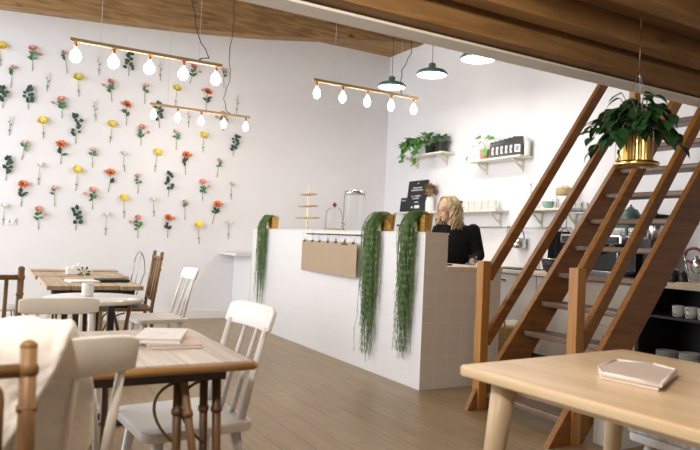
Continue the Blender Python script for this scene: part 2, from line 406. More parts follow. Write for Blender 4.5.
for i, y in enumerate(BO):
    x = CX-.020-.0098*i-.004
    t = thing('menu_board', names[i], 'menu board', (x, y, .80), 0, 'kraft boards hanging from the counter rail')
    b = MB(); b.bx((-.0025, -.235, 0), (.0025, .235, .318), .001); b.build('board', M_kraft, t)
    for s in (-.17, .17):
        c = MB(); c.prism([(-.022, 0), (.022, 0), (.016, .022), (-.016, .022)], -.006, .006, Matrix(((0, 0, 1, 0), (1, 0, 0, s), (0, 1, 0, .303), (0, 0, 0, 1))))
        c.tube([V(0, s-.010, .325), V(0, s-.012, .345), V(0, s, .352), V(0, s+.012, .345), V(0, s+.010, .325)], .0015, 5)
        c.build('bulldog_clip', M_black, t)
    if i == 4:
        c = MB(); c.prism([(-.06, 0), (.06, 0), (.045, .018), (.012, .026), (0, .045), (-.012, .026), (-.045, .018)], -.007, .007, Matrix(((0, 0, 1, 0), (1, 0, 0, 0), (0, 1, 0, .292), (0, 0, 0, 1)))); c.build('brass_clip', plain('aged brass', (.22, .14, .06), .4, .8), t)

# things on the ledge
zt = CTOP+.014
t = thing('tiered_stand', 'slim gold three tier stand on the counter ledge', 'cake stand', (3.09, 6.42, zt))
b = MB(); b.lathe([(0, 0), (.07, 0), (.07, .006), (.008, .012), (.005, .03), (.005, .47), (.003, .50), (0, .50)], n=20); b.build('post', M_brass, t)
for z, w in ((.125, .44), (.255, .35), (.385, .25)):
    b = MB(); b.prism(rrect(.10, w, .02), z, z+.015); b.build('tier', M_brasswood, t)
t = thing('cake_dome', 'glass dome with a dark knob over a wooden cake board on the counter', 'cake dome', (3.095, 5.80, zt))
b = MB(); b.lathe([(0, 0), (.105, 0), (.107, .022), (0, .022)], n=24); b.build('cake_board', M_brasswood, t)
b = MB(); b.lathe([(.085, .024), (.088, .03), (.086, .14), (.075, .20), (.05, .228), (0, .235)], n=24); b.build('glass_dome', M_glass, t)
b = MB(); b.lathe([(0, .236), (.006, .236), (.006, .243), (.02, .252), (.021, .27), (.012, .284), (0, .286)], n=16); b.build('knob', M_red, t)
t = thing('drink_dispenser', 'tall clear glass drink dispenser with a grey lid on the counter ledge', 'drink dispenser', (3.10, 5.40, zt))
b = MB(); b.lathe([(0, .002), (.098, .002), (.104, .02), (.105, .33), (.098, .352)], n=28); b.build('glass_jar', M_glass, t)
b = MB(); b.lathe([(0, .353), (.104, .353), (.106, .357), (.106, .382), (.05, .388), (.012, .39), (.012, .40), (0, .402)], n=24); b.build('lid', M_chrome, t)
b = MB(); b.tube([(-.10, 0, .06), (-.135, 0, .06), (-.14, 0, .045)], .009, 8); b.tube([(-.125, 0, .068), (-.125, 0, .105)], .007, 8); b.ell((-.125, 0, .11), (.012, .012, .01)); b.build('tap', M_chrome, t)
t = thing('card_box', 'small dark and blush card box between the two near planters', 'box', (3.09, 4.545, zt))
b = MB(); b.bx((-.03, -.055, 0), (.03, .055, .045), .002); b.build('tray', M_pinkpaper, t)
b = MB(); b.bx((-.026, -.05, .002), (.026, .05, .062), .001); b.build('cards', M_board, t)
# on the low worktop
t = thing('water_glass', 'small clear tumbler on the low worktop behind the stair post', 'glass', (3.52, 4.12, .966))
b = MB(); b.lathe([(0, .002), (.028, .002), (.034, .095), (.031, .095), (.026, .008), (0, .008)], n=20); b.build('tumbler', M_glass, t)
tag(MB().tube(bez((3.28, 4.35, .972), (3.34, 4.10, .975), (3.42, 4.2, .975), (3.40, 4.40, .972), 14)+bez((3.40, 4.40, .972), (3.38, 4.5, .975), (3.3, 4.5, .975), (3.30, 4.62, .972), 8), .006, 8).build('power_cable', M_cable), 'looped black cable lying on the low worktop', 'cable')

# ------------------------------------------------------------------ staircase
st = thing('staircase', 'open wooden staircase with two sloped handrails climbing to the mezzanine', 'staircase', (3.017, 2.611, 0))
SL = 1.27; CA = 1/math.sqrt(1+SL*SL); ox, oy = 3.017, 2.611
def sx(z, x0, z0): return x0 + (z-z0)/SL
def stringer(y0, y1, xt, zt_, name):
    # top edge passes (xt, zt_); vertical depth .365
    dv = .37; ztop = 2.36
    f = lambda x: zt_ + (x-xt)*SL
    xA = xt - zt_/SL            # top edge at the floor
    xB = xt + (dv-zt_)/SL       # bottom edge at the floor
    xE = xt + (ztop-zt_)/SL
    poly = [(xA, 0), (xB, 0), (xE+dv/SL, ztop), (xE, ztop)]
    poly = [(x-ox, z) for x, z in poly]
    M = Matrix(((1, 0, 0, 0), (0, 0, 1, 0), (0, 1, 0, 0), (0, 0, 0, 1)))
    b = MB(); b.prism(poly, y0-oy, y1-oy, M, .003); return b.build(name, M_stair, st)
stringer(3.440, 3.485, 3.247, .372, 'stringer'); stringer(2.625, 2.668, 3.308, .577, 'stringer')
for k in range(-5, 6):
    z = 1.178 + .2115*k; x = 3.93 + (z-1.178)/SL
    b = MB(); b.bx((x-ox, 2.669-oy, z-.040), (x+.20-ox, 3.439-oy, z), .010); b.build('tread', M_tread, st)
for y in (2.611, 3.435):
    b = MB(); b.bx((3.030-ox, y-oy-.004, 0), (3.100-ox, y-oy+.066, 1.038), .004); b.build('newel_post', M_stairz, st)
    b = MB(); b.prism([(0, 0), (-.085, 0), (0, .15)], 0, .04, Matrix(((1, 0, 0, 3.0299-ox), (0, 0, 1, y-oy+.01), (0, 1, 0, 0), (0, 0, 0, 1)))); b.build('post_brace', M_stair, st)
def rail(y, xa, za, xb, zb):
    b = MB(); b.bar((xa-ox, y-oy, za), (xb-ox, y-oy, zb), .045, .072, (0, 0, 1), .006); b.build('handrail', M_stair, st)
rail(3.46, 3.095, .920, 4.28, 2.54); rail(3.46, 3.095, .465, 4.55, 2.37)
rail(2.64, 3.090, .995, 4.20, 2.50); rail(2.64, 3.095, .565, 4.48, 2.46)
for y, x in ((3.46, 4.62), (2.64, 4.62)):
    b = MB(); b.bx((x-.035-ox, y-oy-.03, 1.9), (x+.035-ox, y-oy+.03, 2.6), .004); b.build('upper_post', M_stairz, st)

# ------------------------------------------------------------------ right-hand table and what is on it
t = thing('maple_table', 'pale maple table with rounded corners in the right foreground', 'table', (1.935, 1.02, 0), math.radians(4))
b = MB(); b.prism(rrect(.95, 1.46, .035), .705, .74, None, .012); o = b.build('tabletop', M_maple, t)
for sx_, sy_ in ((-1, 1), (1, 1), (-1, -1), (1, -1)):
    a = V(.26 if sx_ > 0 else -.375, sy_*.60, .705); c = V(.28 if sx_ > 0 else -.425, sy_*.66, 0)
    b = MB(); b.tube([c, c+(a-c)*.3, c+(a-c)*.7, a], [.02, .026, .036, .042], 14); b.build('leg', M_mapleleg, t)
b = MB(); b.bx((-.36, -.60, .665), (-.335, .60, .704)); b.bx((.245, -.60, .665), (.27, .60, .704)); b.bx((-.335, .565, .665), (.245, .59, .704)); b.build('apron', M_mapleleg, t)
pent = [(1.715, 1.378), (1.80, 1.455), (1.975, 1.515), (2.055, 1.42), (2.025, 1.315), (1.745, 1.19)]
cx = sum(p[0] for p in pent)/6; cy = sum(p[1] for p in pent)/6
for k, (z, s, lab) in enumerate(((.7405, .97, 'lower blush stoneware tray of the pair on the maple table'), (.7525, 1.0, 'upper blush stoneware tray of the pair on the maple table'))):
    t = thing('stoneware_tray', lab, 'tray', (cx, cy, z), .03*k, 'angular trays on the maple table')
    pp = [((x-cx)*s, (y-cy)*s) for x, y in pent]
    b = MB(); b.prism(pp, 0, .009, None, .004); b.build('base', M_blush, t)
    b = MB(); n = 6
    for i in range(n):
        a, c = V(*pp[i], .009)*1.0, V(*pp[(i+1) % n], .009)
        a.x *= .975; a.y *= .975; c.x *= .975; c.y *= .975
        b.tube([a, c], .005 if k else .002, 8); b.ell(a, (.005 if k else .002,)*3)
    b.build('rim', M_ceramic if k else M_blush, t)
t = thing('wool_topped_stool', 'white stool with a speckled grey wool pad tucked under the maple table', 'stool', (2.53, 1.50, .0))
b = MB(); b.prism(rrect(.44, .44, .04), .385, .42, None, .01); b.build('seat', M_white, t)
b = MB(); b.prism(rrect(.45, .45, .04), .421, .458, None, .012); b.build('seat_pad', M_wool, t)
for sx_, sy_ in ((-1, 1), (1, 1), (-1, -1), (1, -1)):
    b = MB(); b.tube([(sx_*.21, sy_*.21, 0), (sx_*.15, sy_*.15, .385)], [.014, .02], 10); b.build('leg', M_white, t)
t = thing('white_crate', 'low white open-topped crate on the floor beside the stair foot', 'crate', (3.48, 2.53, 0))
b = MB(); b.bx((-.27, -.08, 0), (.27, -.06, .30), .003); b.build('front_board', M_cab, t)
b = MB(); b.bx((-.27, .06, 0), (.27, .08, .30), .003); b.build('back_board', M_cab, t)
for s in (-1, 1):
    b = MB(); b.bx((s*.27, -.059, 0), (s*.25, .059, .30), .003); b.build('side_board', M_cab, t)
b = MB(); b.bx((-.25, -.059, 0), (.25, .059, .018)); b.build('base', M_cab, t)
# hanging planter
hx, hy, hz = 2.63, 1.95, 1.55
t = thing('hanging_planter', 'leafy dark plant in a ribbed brass pot hanging below the mezzanine', 'plant', (hx, hy, hz))
b = MB(); N = 40
b.lathe([(0, 0), (.098, 0), (.10, .004), (.10, .016), (.094, .02), (0, .02)], n=40); b.build('brass_tray', M_brass, t)
b = MB(); tb = []
for i in range(64):
    a = 2*PI*i/64; r = .072 if i % 2 else .067; tb.append((r*math.cos(a), r*math.sin(a)))
b.prism(tb, .021, .135); b.build('brass_pot', M_brass, t)
b = MB(); b.lathe([(0, .128), (.055, .138), (.064, .1355)], n=16); b.build('soil', M_soil, t)
for k in range(3):
    a = k*2*PI/3+.4
    b = MB(); b.tube([(.096*math.cos(a), .096*math.sin(a), .018), (.094*math.cos(a), .094*math.sin(a), .14), (.012*math.cos(a), .012*math.sin(a), .42), (0, 0, .46)], .0012, 5); b.build('hanging_wire', M_wire, t)
b = MB(); b.tube([(0, 0, .46), (0, 0, 2.20-hz)], .0013, 5); b.tube([(0, 0, 2.20-hz), (0, 0, 2.312-hz)], .0013, 5); b.build('cord', M_wire, t)
b = MB(); rnd = random.Random(5)
for k in range(48):
    a = rnd.uniform(0, 2*PI); L = rnd.uniform(.06, .205); h = rnd.uniform(.0, .15)
    d = V(math.cos(a), math.sin(a), 0)
    p0 = d*.03 + V(0, 0, .135); p3 = d*L + V(0, 0, .13+h - (L-.10)*.75)
    pts = bez(p0, p0+V(0, 0, .09+h*.7), p3+V(0, 0, .08)-d*.04, p3, 8)
    b.tube(pts, [.0028, .0016], 5, mi=1)
    for i in (3, 5, 7, 8):
        if i == 3 and rnd.random() < .5: continue
        e = a + rnd.uniform(-1.2, 1.2)
        b.leaf(pts[i], V(math.cos(e), math.sin(e), rnd.uniform(-.9, .1)), rnd.uniform(.06, .10), rnd.uniform(.045, .072), curl=.35, shape=.75)
for k in range(8):
    a = rnd.uniform(0, 2*PI); L = rnd.uniform(.01, .08); z = rnd.uniform(.26, .34)
    p = V(L*math.cos(a), L*math.sin(a), z)
    b.tube([V(0, 0, .135), p*.6+V(0, 0, .08), p], .002, 5, mi=1)
    b.leaf(p, V(math.cos(a), math.sin(a), -.3), .075, .055, curl=.4, shape=.75)
b.build('foliage', [M_leafd, M_stem], t)

# ------------------------------------------------------------------ white painted chairs
def white_chair(label, loc, rz, nsp=4, cw=.40, paint=None, ctop=.84, cd=.095, sw=.43, sd=.42, lean=.13):
    paint = paint or M_white
    t = thing('white_chair', label, 'chair', (loc[0], loc[1], 0), rz, 'white painted chairs')
    b = MB(); b.prism(rrect(sw, sd, .055), .418, .452, None, .010); b.build('seat', paint, t)
    for s in (-1, 1):
        b = MB(); b.tube([(s*.20, .19, 0), (s*.155, .14, .42)], [.014, .021], 12); b.build('leg', paint, t)
        b = MB(); b.tube([(s*.20, -.22, 0), (s*.155, -.15, .42)], [.014, .021], 12); b.build('leg', paint, t)
    yb = -sd/2+.04; zc = ctop-cd
    def by(z): return yb - lean*((z-.45)/(ctop-.45))
    # curved crest rail, slightly wrapped around the sitter
    n = 14; front = []; 
    bm = MB(); R = []
    for i in range(n+1):
        u = -1+2*i/n; x = u*cw/2; y = -.028*(1-u*u)
        e = (1-abs(u)**8*.16)
        R.append((x, y, e))
    for (i, (x, y, e)) in enumerate(R): pass
    vs = []
    for x, y, e in R:
        row = []
        zl = zc+cd*(1-e)*.5; zh = ctop-cd*(1-e)*.9
        for (z, o) in ((zl, .011), (zh, .009), (zh, -.009), (zl, -.011)):
            row.append(bm.bm.verts.new((x, by(z)+y+o+.02, z)))
        vs.append(row)
    for a, c in zip(vs, vs[1:]):
        for k in range(4):
            f = bm.bm.faces.new((a[k], a[(k+1) % 4], c[(k+1) % 4], c[k])); f.smooth = k in (0, 2)
    bm.bm.faces.new(vs[0][::-1]); bm.bm.faces.new(vs[-1])
    bmesh.ops.recalc_face_normals(bm.bm, faces=list(bm.bm.faces))
    o = bm.build('crest_rail', paint, t)
    md = o.modifiers.new('soft edges', 'BEVEL'); md.width = .006; md.segments = 2; md.limit_method = 'ANGLE'
    for k in range(nsp):
        u = -1+2*k/(nsp-1) if nsp > 1 else 0
        outer = k in (0, nsp-1)
        xt = u*(cw/2-.035); xb = u*(sw/2-.055); y1 = by(zc+.02)+.02-.028*(1-u*u); y0 = yb+.0-.01*(1-u*u)
        rb, rt = (.016, .011) if outer else (.012, .008)
        b = MB(); b.tube([(xb, y0, .44), (xb+(xt-xb)*.5, y0+(y1-y0)*.47, .44+(zc+.02-.44)*.5), (xt, y1, zc+.02)], [rb, (rb+rt)/2, rt], 10); b.build('spindle', paint, t)
    return t
white_chair('white chair with the sheepskin over its back, left foreground', (.115, 1.985), math.radians(8), 4, .43, M_cream, .88, .105)
white_chair('white chair with its back to the counter, right of the near left table', (.69, 2.46), math.radians(95), 4, .40, None, .868)
white_chair('white chair by the back wall at the right end of the plank table', (1.24, 5.34), math.radians(90+3), 4, .36, None, .85)
white_chair('white multi-spindle chair in front of the round white table, seen from behind', (.325, 3.42), math.radians(-4), 7, .34, M_cream, .825, .075, .40, .38, .09)

# sheepskin draped over the back of the front white chair
def fleece():
    rnd = random.Random(11)
    import mathutils.noise as nz
    b = MB(); nx, ny = 34, 60
    X0, X1 = -.36, .205
    yc = 1.985-.21+.04-.13+.005; zt = .895
    lf, lb = .47, .50
    rows = []
    for j in range(ny+1):
        s = -lf + (lf+lb)*j/ny      # negative: camera side, positive: seat side
        row = []
        for i in range(nx+1):
            u = i/nx
            w = 1.0
            if s < 0: w = 1 - .50*max(0, (-s-.02)/lf)**1.1
            else: w = 1 + .12*min(1, s/.25) - .25*max(0, (s-.30)/.2)**2
            x = X0 + (X1-X0)*u*w if True else 0
            r = .048
            if s < -r*1.57: y = yc - r - .02*((-s-.05)/lf); z = zt - r - (-s - r*1.57)
            elif s > r*1.57: y = yc + r + (s-r*1.57)*.13; z = zt - r - (s - r*1.57)
            else:
                a = s/r; y = yc + r*math.sin(a); z = zt - r + r*math.cos(a)
            q = nz.noise(V(x*12, s*12, 1.3))*.016 + nz.noise(V(x*45, s*45, 4.1))*.008
            sgn = -1 if s < -.03 else (1 if s > .03 else 0)
            y += sgn*(q+.006) + (x+.06)*.13; z += (q+.006) if sgn == 0 else 0
            x += nz.noise(V(u*3, s*9, 8.0))*.018*(u)
            row.append((x, y, z, sgn))
        rows.append(row)
    vs = [[b.bm.verts.new(p[:3]) for p in r] for r in rows]
    for j in range(ny):
        for i in range(nx):
            f = b.bm.faces.new((vs[j][i], vs[j][i+1], vs[j+1][i+1], vs[j+1][i])); f.smooth = True
    o = b.build('sheepskin_throw', M_fleece)
    md = o.modifiers.new('pile', 'SOLIDIFY'); md.thickness = .055; md.offset = 0
    md = o.modifiers.new('soft', 'SUBSURF'); md.levels = 1; md.render_levels = 1
    return tag(o, 'cream sheepskin draped over the back of the front white chair', 'throw')
fleece()

# ------------------------------------------------------------------ bamboo chairs
def bamboo_chair(label, loc, rz, w=.42, top=.93, nsl=3, arches=False, mat=None, pr=.016):
    mat = mat or M_bamboo
    t = thing('bamboo_chair', label, 'chair', (loc[0], loc[1], 0), rz, 'bamboo chairs')
    d = .42; ln = .07
    for s in (-1, 1):
        b = MB(); pts = [V(s*w/2, -d/2-.03, 0), V(s*w/2, -d/2, .44), V(s*w/2, -d/2-ln*.5, .70), V(s*w/2, -d/2-ln, top)]
        b.tube(pts, pr, 10)
        for z in (.2, .44, .62, .80): b.tube([V(s*w/2, -d/2-max(0, (z-.44))*.15, z-.006), V(s*w/2, -d/2-max(0, (z-.44))*.15, z+.006)], pr*1.18, 10)
        b.ell(pts[-1], (pr*1.02, pr*1.02, .012)); b.build('back_post', mat, t)
        b = MB(); b.tube([V(s*w/2, d/2, 0), V(s*w/2, d/2, .44)], pr, 10); b.build('leg', mat, t)
        b = MB(); b.tube([V(s*w/2, -d/2, .16), V(s*w/2, d/2, .16)], pr*.7, 8); b.build('stretcher', mat, t)
        b = MB(); b.tube(bez((s*w/2, d/2-.01, .18), (s*w/2, d/2-.03, .36), (s*w/2, d/2-.1, .40), (s*w/2, d/2-.2, .42), 10), pr*.45, 6); b.build('cane_brace', M_bambood, t)
    yb = lambda z: -d/2 - ln*((z-.44)/(top-.44))
    zt = top-.045
    b = MB(); b.tube([(-w/2, yb(zt), zt), (w/2, yb(zt), zt)], pr*.85, 10)
    for s in (-1, 1): b.ell((s*w/2, yb(zt), zt), (pr*1.25, pr*1.25, pr*1.3))
    b.build('top_rail', mat, t)
    b = MB(); b.tube([(-w/2, yb(.53), .53), (w/2, yb(.53), .53)], pr*.75, 10); b.build('lower_rail', mat, t)
    for k in range(nsl):
        x = -w/2 + w*(k+1)/(nsl+1)
        if arches:
            g = w/(nsl+1)*.5
            b = MB(); P = [V(x-g+.004, yb(.53), .53)] + [V(x-(g-.004)*math.cos(a), yb(zt-.05+.03*math.sin(a)), zt-.05+.035*math.sin(a)) for a in [PI*i/10 for i in range(11)]] + [V(x+g-.004, yb(.53), .53)]
            b.tube(P, pr*.5, 8); b.build('arched_slat', mat, t)
        else:
            b = MB(); b.tube([(x, yb(.53), .53), (x, yb(zt), zt)], pr*.62, 8); b.build('slat', mat, t)
    b = MB(); b.prism(rrect(w+.01, d+.02, .03), .432, .458, None, .008); b.build('seat', mat, t)
    b = MB(); b.tube([(-w/2, d/2, .24), (w/2, d/2, .24)], pr*.7, 8); b.build('stretcher', mat, t)
    return t
bamboo_chair('bamboo chair cut off by the left edge in the very foreground', (-.117, 1.10), PI+math.radians(2), .42, .915, 4, True)
bamboo_chair('bamboo chair with upright slats standing at the far left', (-.05, 3.87), math.radians(5), .38, .93, 5)
bamboo_chair('bamboo chair with a linen cushion beside the wall end of the plank table', (1.11, 6.02), math.radians(90-4), .40, .95, 2)
o = MB(); o.ell((0, 0, 0), (.21, .21, .055), None, 20, 10)
tag(o.build('seat_cushion', M_cushion, None, (1.08, 6.02, .515)), 'pale linen cushion on the bamboo chair by the plank table', 'cushion')
# thin wire chairs near the wall
def loop_chair(label, loc, rz):
    t = thing('wire_chair', label, 'chair', (loc[0], loc[1], 0), rz, 'thin wire chairs')
    b = MB(); P = [V(-.19, -.19, .45)] + [V(-.19*math.cos(a), -.19-.08, .70+.22*math.sin(a)) for a in [PI*i/14 for i in range(15)]] + [V(.19, -.19, .45)]
    b.tube(P, .006, 8); b.build('back_loop', M_wire, t)
    for x in (-.07, .07):
        b = MB(); b.tube([(x, -.19, .45), (x, -.265, .90)], .004, 6); b.build('back_wire', M_wire, t)
    b = MB(); b.lathe([(0, .44), (.20, .44), (.205, .45), (.20, .46), (0, .465)], n=24); b.build('seat', M_white, t)
    for a in (45, 135, 225, 315):
        c, s = math.cos(math.radians(a)), math.sin(math.radians(a))
        b = MB(); b.tube([(.21*c, .21*s, 0), (.15*c, .15*s, .44)], .007, 8); b.build('leg', M_wire, t)
loop_chair('thin wire loop chair behind the right end of the plank table', (1.16, 6.98), math.radians(60))
loop_chair('thin wire loop chair standing behind the far left bamboo chair', (.12, 6.1), math.radians(-85))

# ------------------------------------------------------------------ tables on the left
t = thing('bamboo_table', 'whitewashed table with a cane edge and bundled bamboo legs, left foreground', 'table', (.20, 2.34, 0))
x0, x1, y0, y1 = -.62, .575, -.37, .36
b = MB(); b.bx((x0, y0, .712), (x1, y1, .742), .004); b.build('tabletop', M_ltop, t)
b = MB(); z = .725
for a, c in (((x0, y0-.006, z), (x1, y0-.006, z)), ((x0, y1+.006, z), (x1, y1+.006, z)), ((x0-.006, y0, z), (x0-.006, y1, z)), ((x1+.006, y0, z), (x1+.006, y1, z))):
    b.tube([a, c], .013, 10)
for cx_, cy_ in ((x0, y0), (x1, y0), (x0, y1), (x1, y1)): b.ell((cx_, cy_, z), (.017, .017, .014))
b.build('cane_edge', M_ply_edge, t)
b = MB()
for yy in (y0+.05, y1-.08): b.bx((x0+.06, yy, .675), (x1-.07, yy+.03, .711))
for xx in (x0+.06, x1-.10): b.bx((xx, y0+.081, .675), (xx+.03, y1-.081, .711))
b.build('under_frame', M_darkbrown, t)
for sx_ in (-1, 1):
    cx_ = .485*sx_
    for (n_, m_, a, c, r0, r1) in (('leg', M_bambood, (cx_, -.285), (cx_+.02*sx_, -.31), .015, .013), ('leg', M_bambood, (cx_-.038*sx_, -.27), (cx_-.012*sx_, -.25), .014, .012),
                                  ('leg', M_bambood, (cx_-.125*sx_, -.28), (cx_-.115*sx_, -.27), .015, .014), ('slanted_leg', M_bamboo, (cx_-.115*sx_, -.31), (cx_-.01*sx_, -.345), .013, .012),
                                  ('leg', M_bambood, (.225*sx_, .27), (.235*sx_, .275), .015, .013), ('slanted_leg', M_bamboo, (.10*sx_, .24), (.21*sx_, .235), .013, .012)):
        b = MB(); A, C_ = V(*a, .674), V(*c, 0); b.tube([A, C_], [r0, r1], 10)
        for q in (.15, .4, .7): b.tube([A.lerp(C_, q-.012), A.lerp(C_, q+.012)], r0*1.25, 10)
        b.build(n_, m_, t)
    for (xa, yy, sg) in ((cx_-.05*sx_, -.275, -1), (cx_-.135*sx_, -.275, -1)):
        b = MB(); b.tube(bez((xa, yy, .665), (xa+.09*sg*sx_, yy, .64), (xa+.08*sg*sx_, yy, .54), (xa+.02*sx_, yy, .46), 12) + bez((xa+.02*sx_, yy, .46), (xa+.03*sx_, yy, .40), (xa-.02*sx_, yy, .34), (xa-.03*sx_, yy, .26), 8), .005, 6); b.build('cane_brace', M_bambood, t)
def notebook(name, label, x, y, z, w, d, h, rz, mat, logo=False):
    t = thing(name, label, 'notebook', (x, y, z), rz, 'notebooks on the near left table')
    b = MB(); b.bx((-w/2+.004, -d/2+.004, .002), (w/2-.003, d/2-.004, h-.002)); b.build('pages', M_paper, t)
    b = MB(); b.bx((-w/2, -d/2, 0), (w/2, d/2, .002)); b.bx((-w/2, -d/2, h-.002), (w/2, d/2, h)); b.bx((-w/2, -d/2, .002), (-w/2+.003, d/2, h-.002))
    b.build('cover', mat, t)
    if logo:
        b = MB(); b.prism([(.02*math.cos(a)*1.0, .008*math.sin(a)) for a in [2*PI*i/12 for i in range(12)]], h+.0002, h+.0006); b.build('cover_emblem', M_wire, t)
notebook('notebook', 'blush covered notebook lying underneath the white one', .605, 2.335, .7425, .185, .19, .012, math.radians(-6), M_pinkpaper)
notebook('notebook', 'white covered notebook on top of the blush one', .585, 2.405, .755, .16, .26, .017, math.radians(-21), M_paper, True)

t = thing('round_table', 'small round white pedestal table behind the spindle chair', 'table', (.575, 4.05, 0))
b = MB(); b.lathe([(0, .715), (.262, .715), (.275, .722), (.275, .736), (.27, .741), (0, .741)], n=40); b.build('tabletop', M_ceramic, t)
b = MB(); b.lathe([(.075, .06), (.06, .09), (.03, .14), (.016, .19), (.015, .70), (.04, .713)], n=20); b.build('pedestal', M_white, t)
for k in range(4):
    a = PI/4*1.2+k*PI/2
    b = MB(); b.bar((.0, 0, .045), (.22*math.cos(a), .22*math.sin(a), .02), .05, .035, (0, 0, 1), .008); b.build('foot', M_black, t)
t = thing('candle_jar', 'white frosted jar standing on the round white table', 'jar', (.545, 4.10, .7415))
b = MB(); b.lathe([(0, 0), (.03, 0), (.034, .008), (.034, .075), (.03, .08), (.03, .014), (0, .014)], n=24); b.build('jar', M_ceramic, t)
b = MB(); b.lathe([(0, .015), (.028, .015), (.028, .055), (0, .057)], n=20); b.build('wax', M_cushion, t)

def plank_table(label, x0, x1, y0, y1, legs):
    t = thing('plank_table', label, 'table', ((x0+x1)/2, (y0+y1)/2, 0), 0, 'plank tables by the flower wall')
    w, d = (x1-x0)/2, (y1-y0)/2
    n = 4
    for k in range(n):
        j = random.uniform(-.03, .03)
        b = MB(); b.bx((-w+2*w*k/n+.003, -d+ (j if k else 0), .71), (-w+2*w*(k+1)/n-.003, d+j, .74), .003); b.build('plank', M_btop, t)
    b = MB()
    for yy in (-d+.05, d-.08): b.bx((-w+.05, yy, .665), (w-.05, yy+.03, .709))
    b.build('under_frame', M_black, t)
    for sx_ in (-1, 1):
        for sy_ in (-1, 1):
            b = MB(); b.bx((sx_*(w*.36)-.022, sy_*(d-.075)-.022, 0), (sx_*(w*.36)+.022, sy_*(d-.075)+.022, .664)); b.build('leg', M_black, t)
    if legs:
        for sx_ in (-1, 1):
            b = MB(); b.tube([(sx_*(w-.05), -d+.10, .70), (sx_*(w-.16), -d+.10, 0)], .014, 8); b.build('cane_leg', M_bambood, t)
            b = MB(); b.tube([(sx_*(w-.22), -d+.14, .70), (sx_*(w-.03), -d+.14, 0)], .012, 8); b.build('cane_leg', M_bambood, t)
plank_table('bare plank table nearer the camera at the back left', .375, 1.02, 4.82, 5.72, True)
plank_table('bare plank table closest to the flower wall', .36, 1.10, 5.78, 6.70, False)
t = thing('menu_folder', 'dark and white folded menu lying on the nearer plank table', 'menu', (.73, 5.18, .7405), math.radians(8))
b = MB(); b.bx((-.19, -.09, 0), (.02, .09, .012), .002); b.build('white_leaf', M_paper, t)
b = MB(); b.bx((.021, -.085, 0), (.24, .085, .022), .002); b.build('dark_cover', M_board, t)
t = thing('floral_tin', 'white tin with a leaf pattern on the far plank table', 'tin', (.71, 5.95, .7425))
b = MB(); b.bx((-.10, -.06, 0), (.10, .06, .06), .01); b.build('box', M_ceramic, t)
b = MB(); b.bx((-.05, -.045, .061), (.05, .045, .075), .004); b.lathe([(0, .076), (.010, .076), (.014, .096), (0, .10)], n=12); b.build('lid', M_ceramic, t)
b = MB()
for k in range(9):
    b.leaf((.03+.03*math.cos(k*.9), -.0612, .030+.018*math.sin(k*1.7)), (math.cos(k*.9), 0, math.sin(k*1.7)), .03, .014, (0, -1, 0), 0)
b.tube([V(.03+.03*math.cos(k*.9), -.0611, .030+.018*math.sin(k*1.7)) for k in range(9)], .0012, 5); b.build('leaf_pattern', M_leafd, t)
tag(MB().bx((-.14, -.10, 0), (.14, .10, .012), .003).build('serving_board', M_btop, None, (.50, 6.42, .7405)), 'small brown board at the far left corner of the plank tables', 'board')
tag(MB().bx((-.14, -.09, 0), (.14, .09, .012), .003).build('serving_board', M_btop, None, (.97, 6.45, .7405)), 'small brown board at the far right corner of the plank tables', 'board')

# wall outlet
t = thing('wall_outlet', 'small white outlet plate low on the flower wall at the left', 'outlet', (.247, 8.468, 1.186))
b = MB(); b.bx((-.055, -.010, -.04), (.055, .002, .04), .003); b.build('plate', M_base, t)
for s in (-1, 1):
    b = MB(); b.lathe([(0, 0), (.02, 0), (.02, .003), (0, .003)], (s*.026, -.0105, 0), 16, Euler((PI/2, 0, 0)).to_matrix().to_4x4()); b.build('socket', M_paper, t)

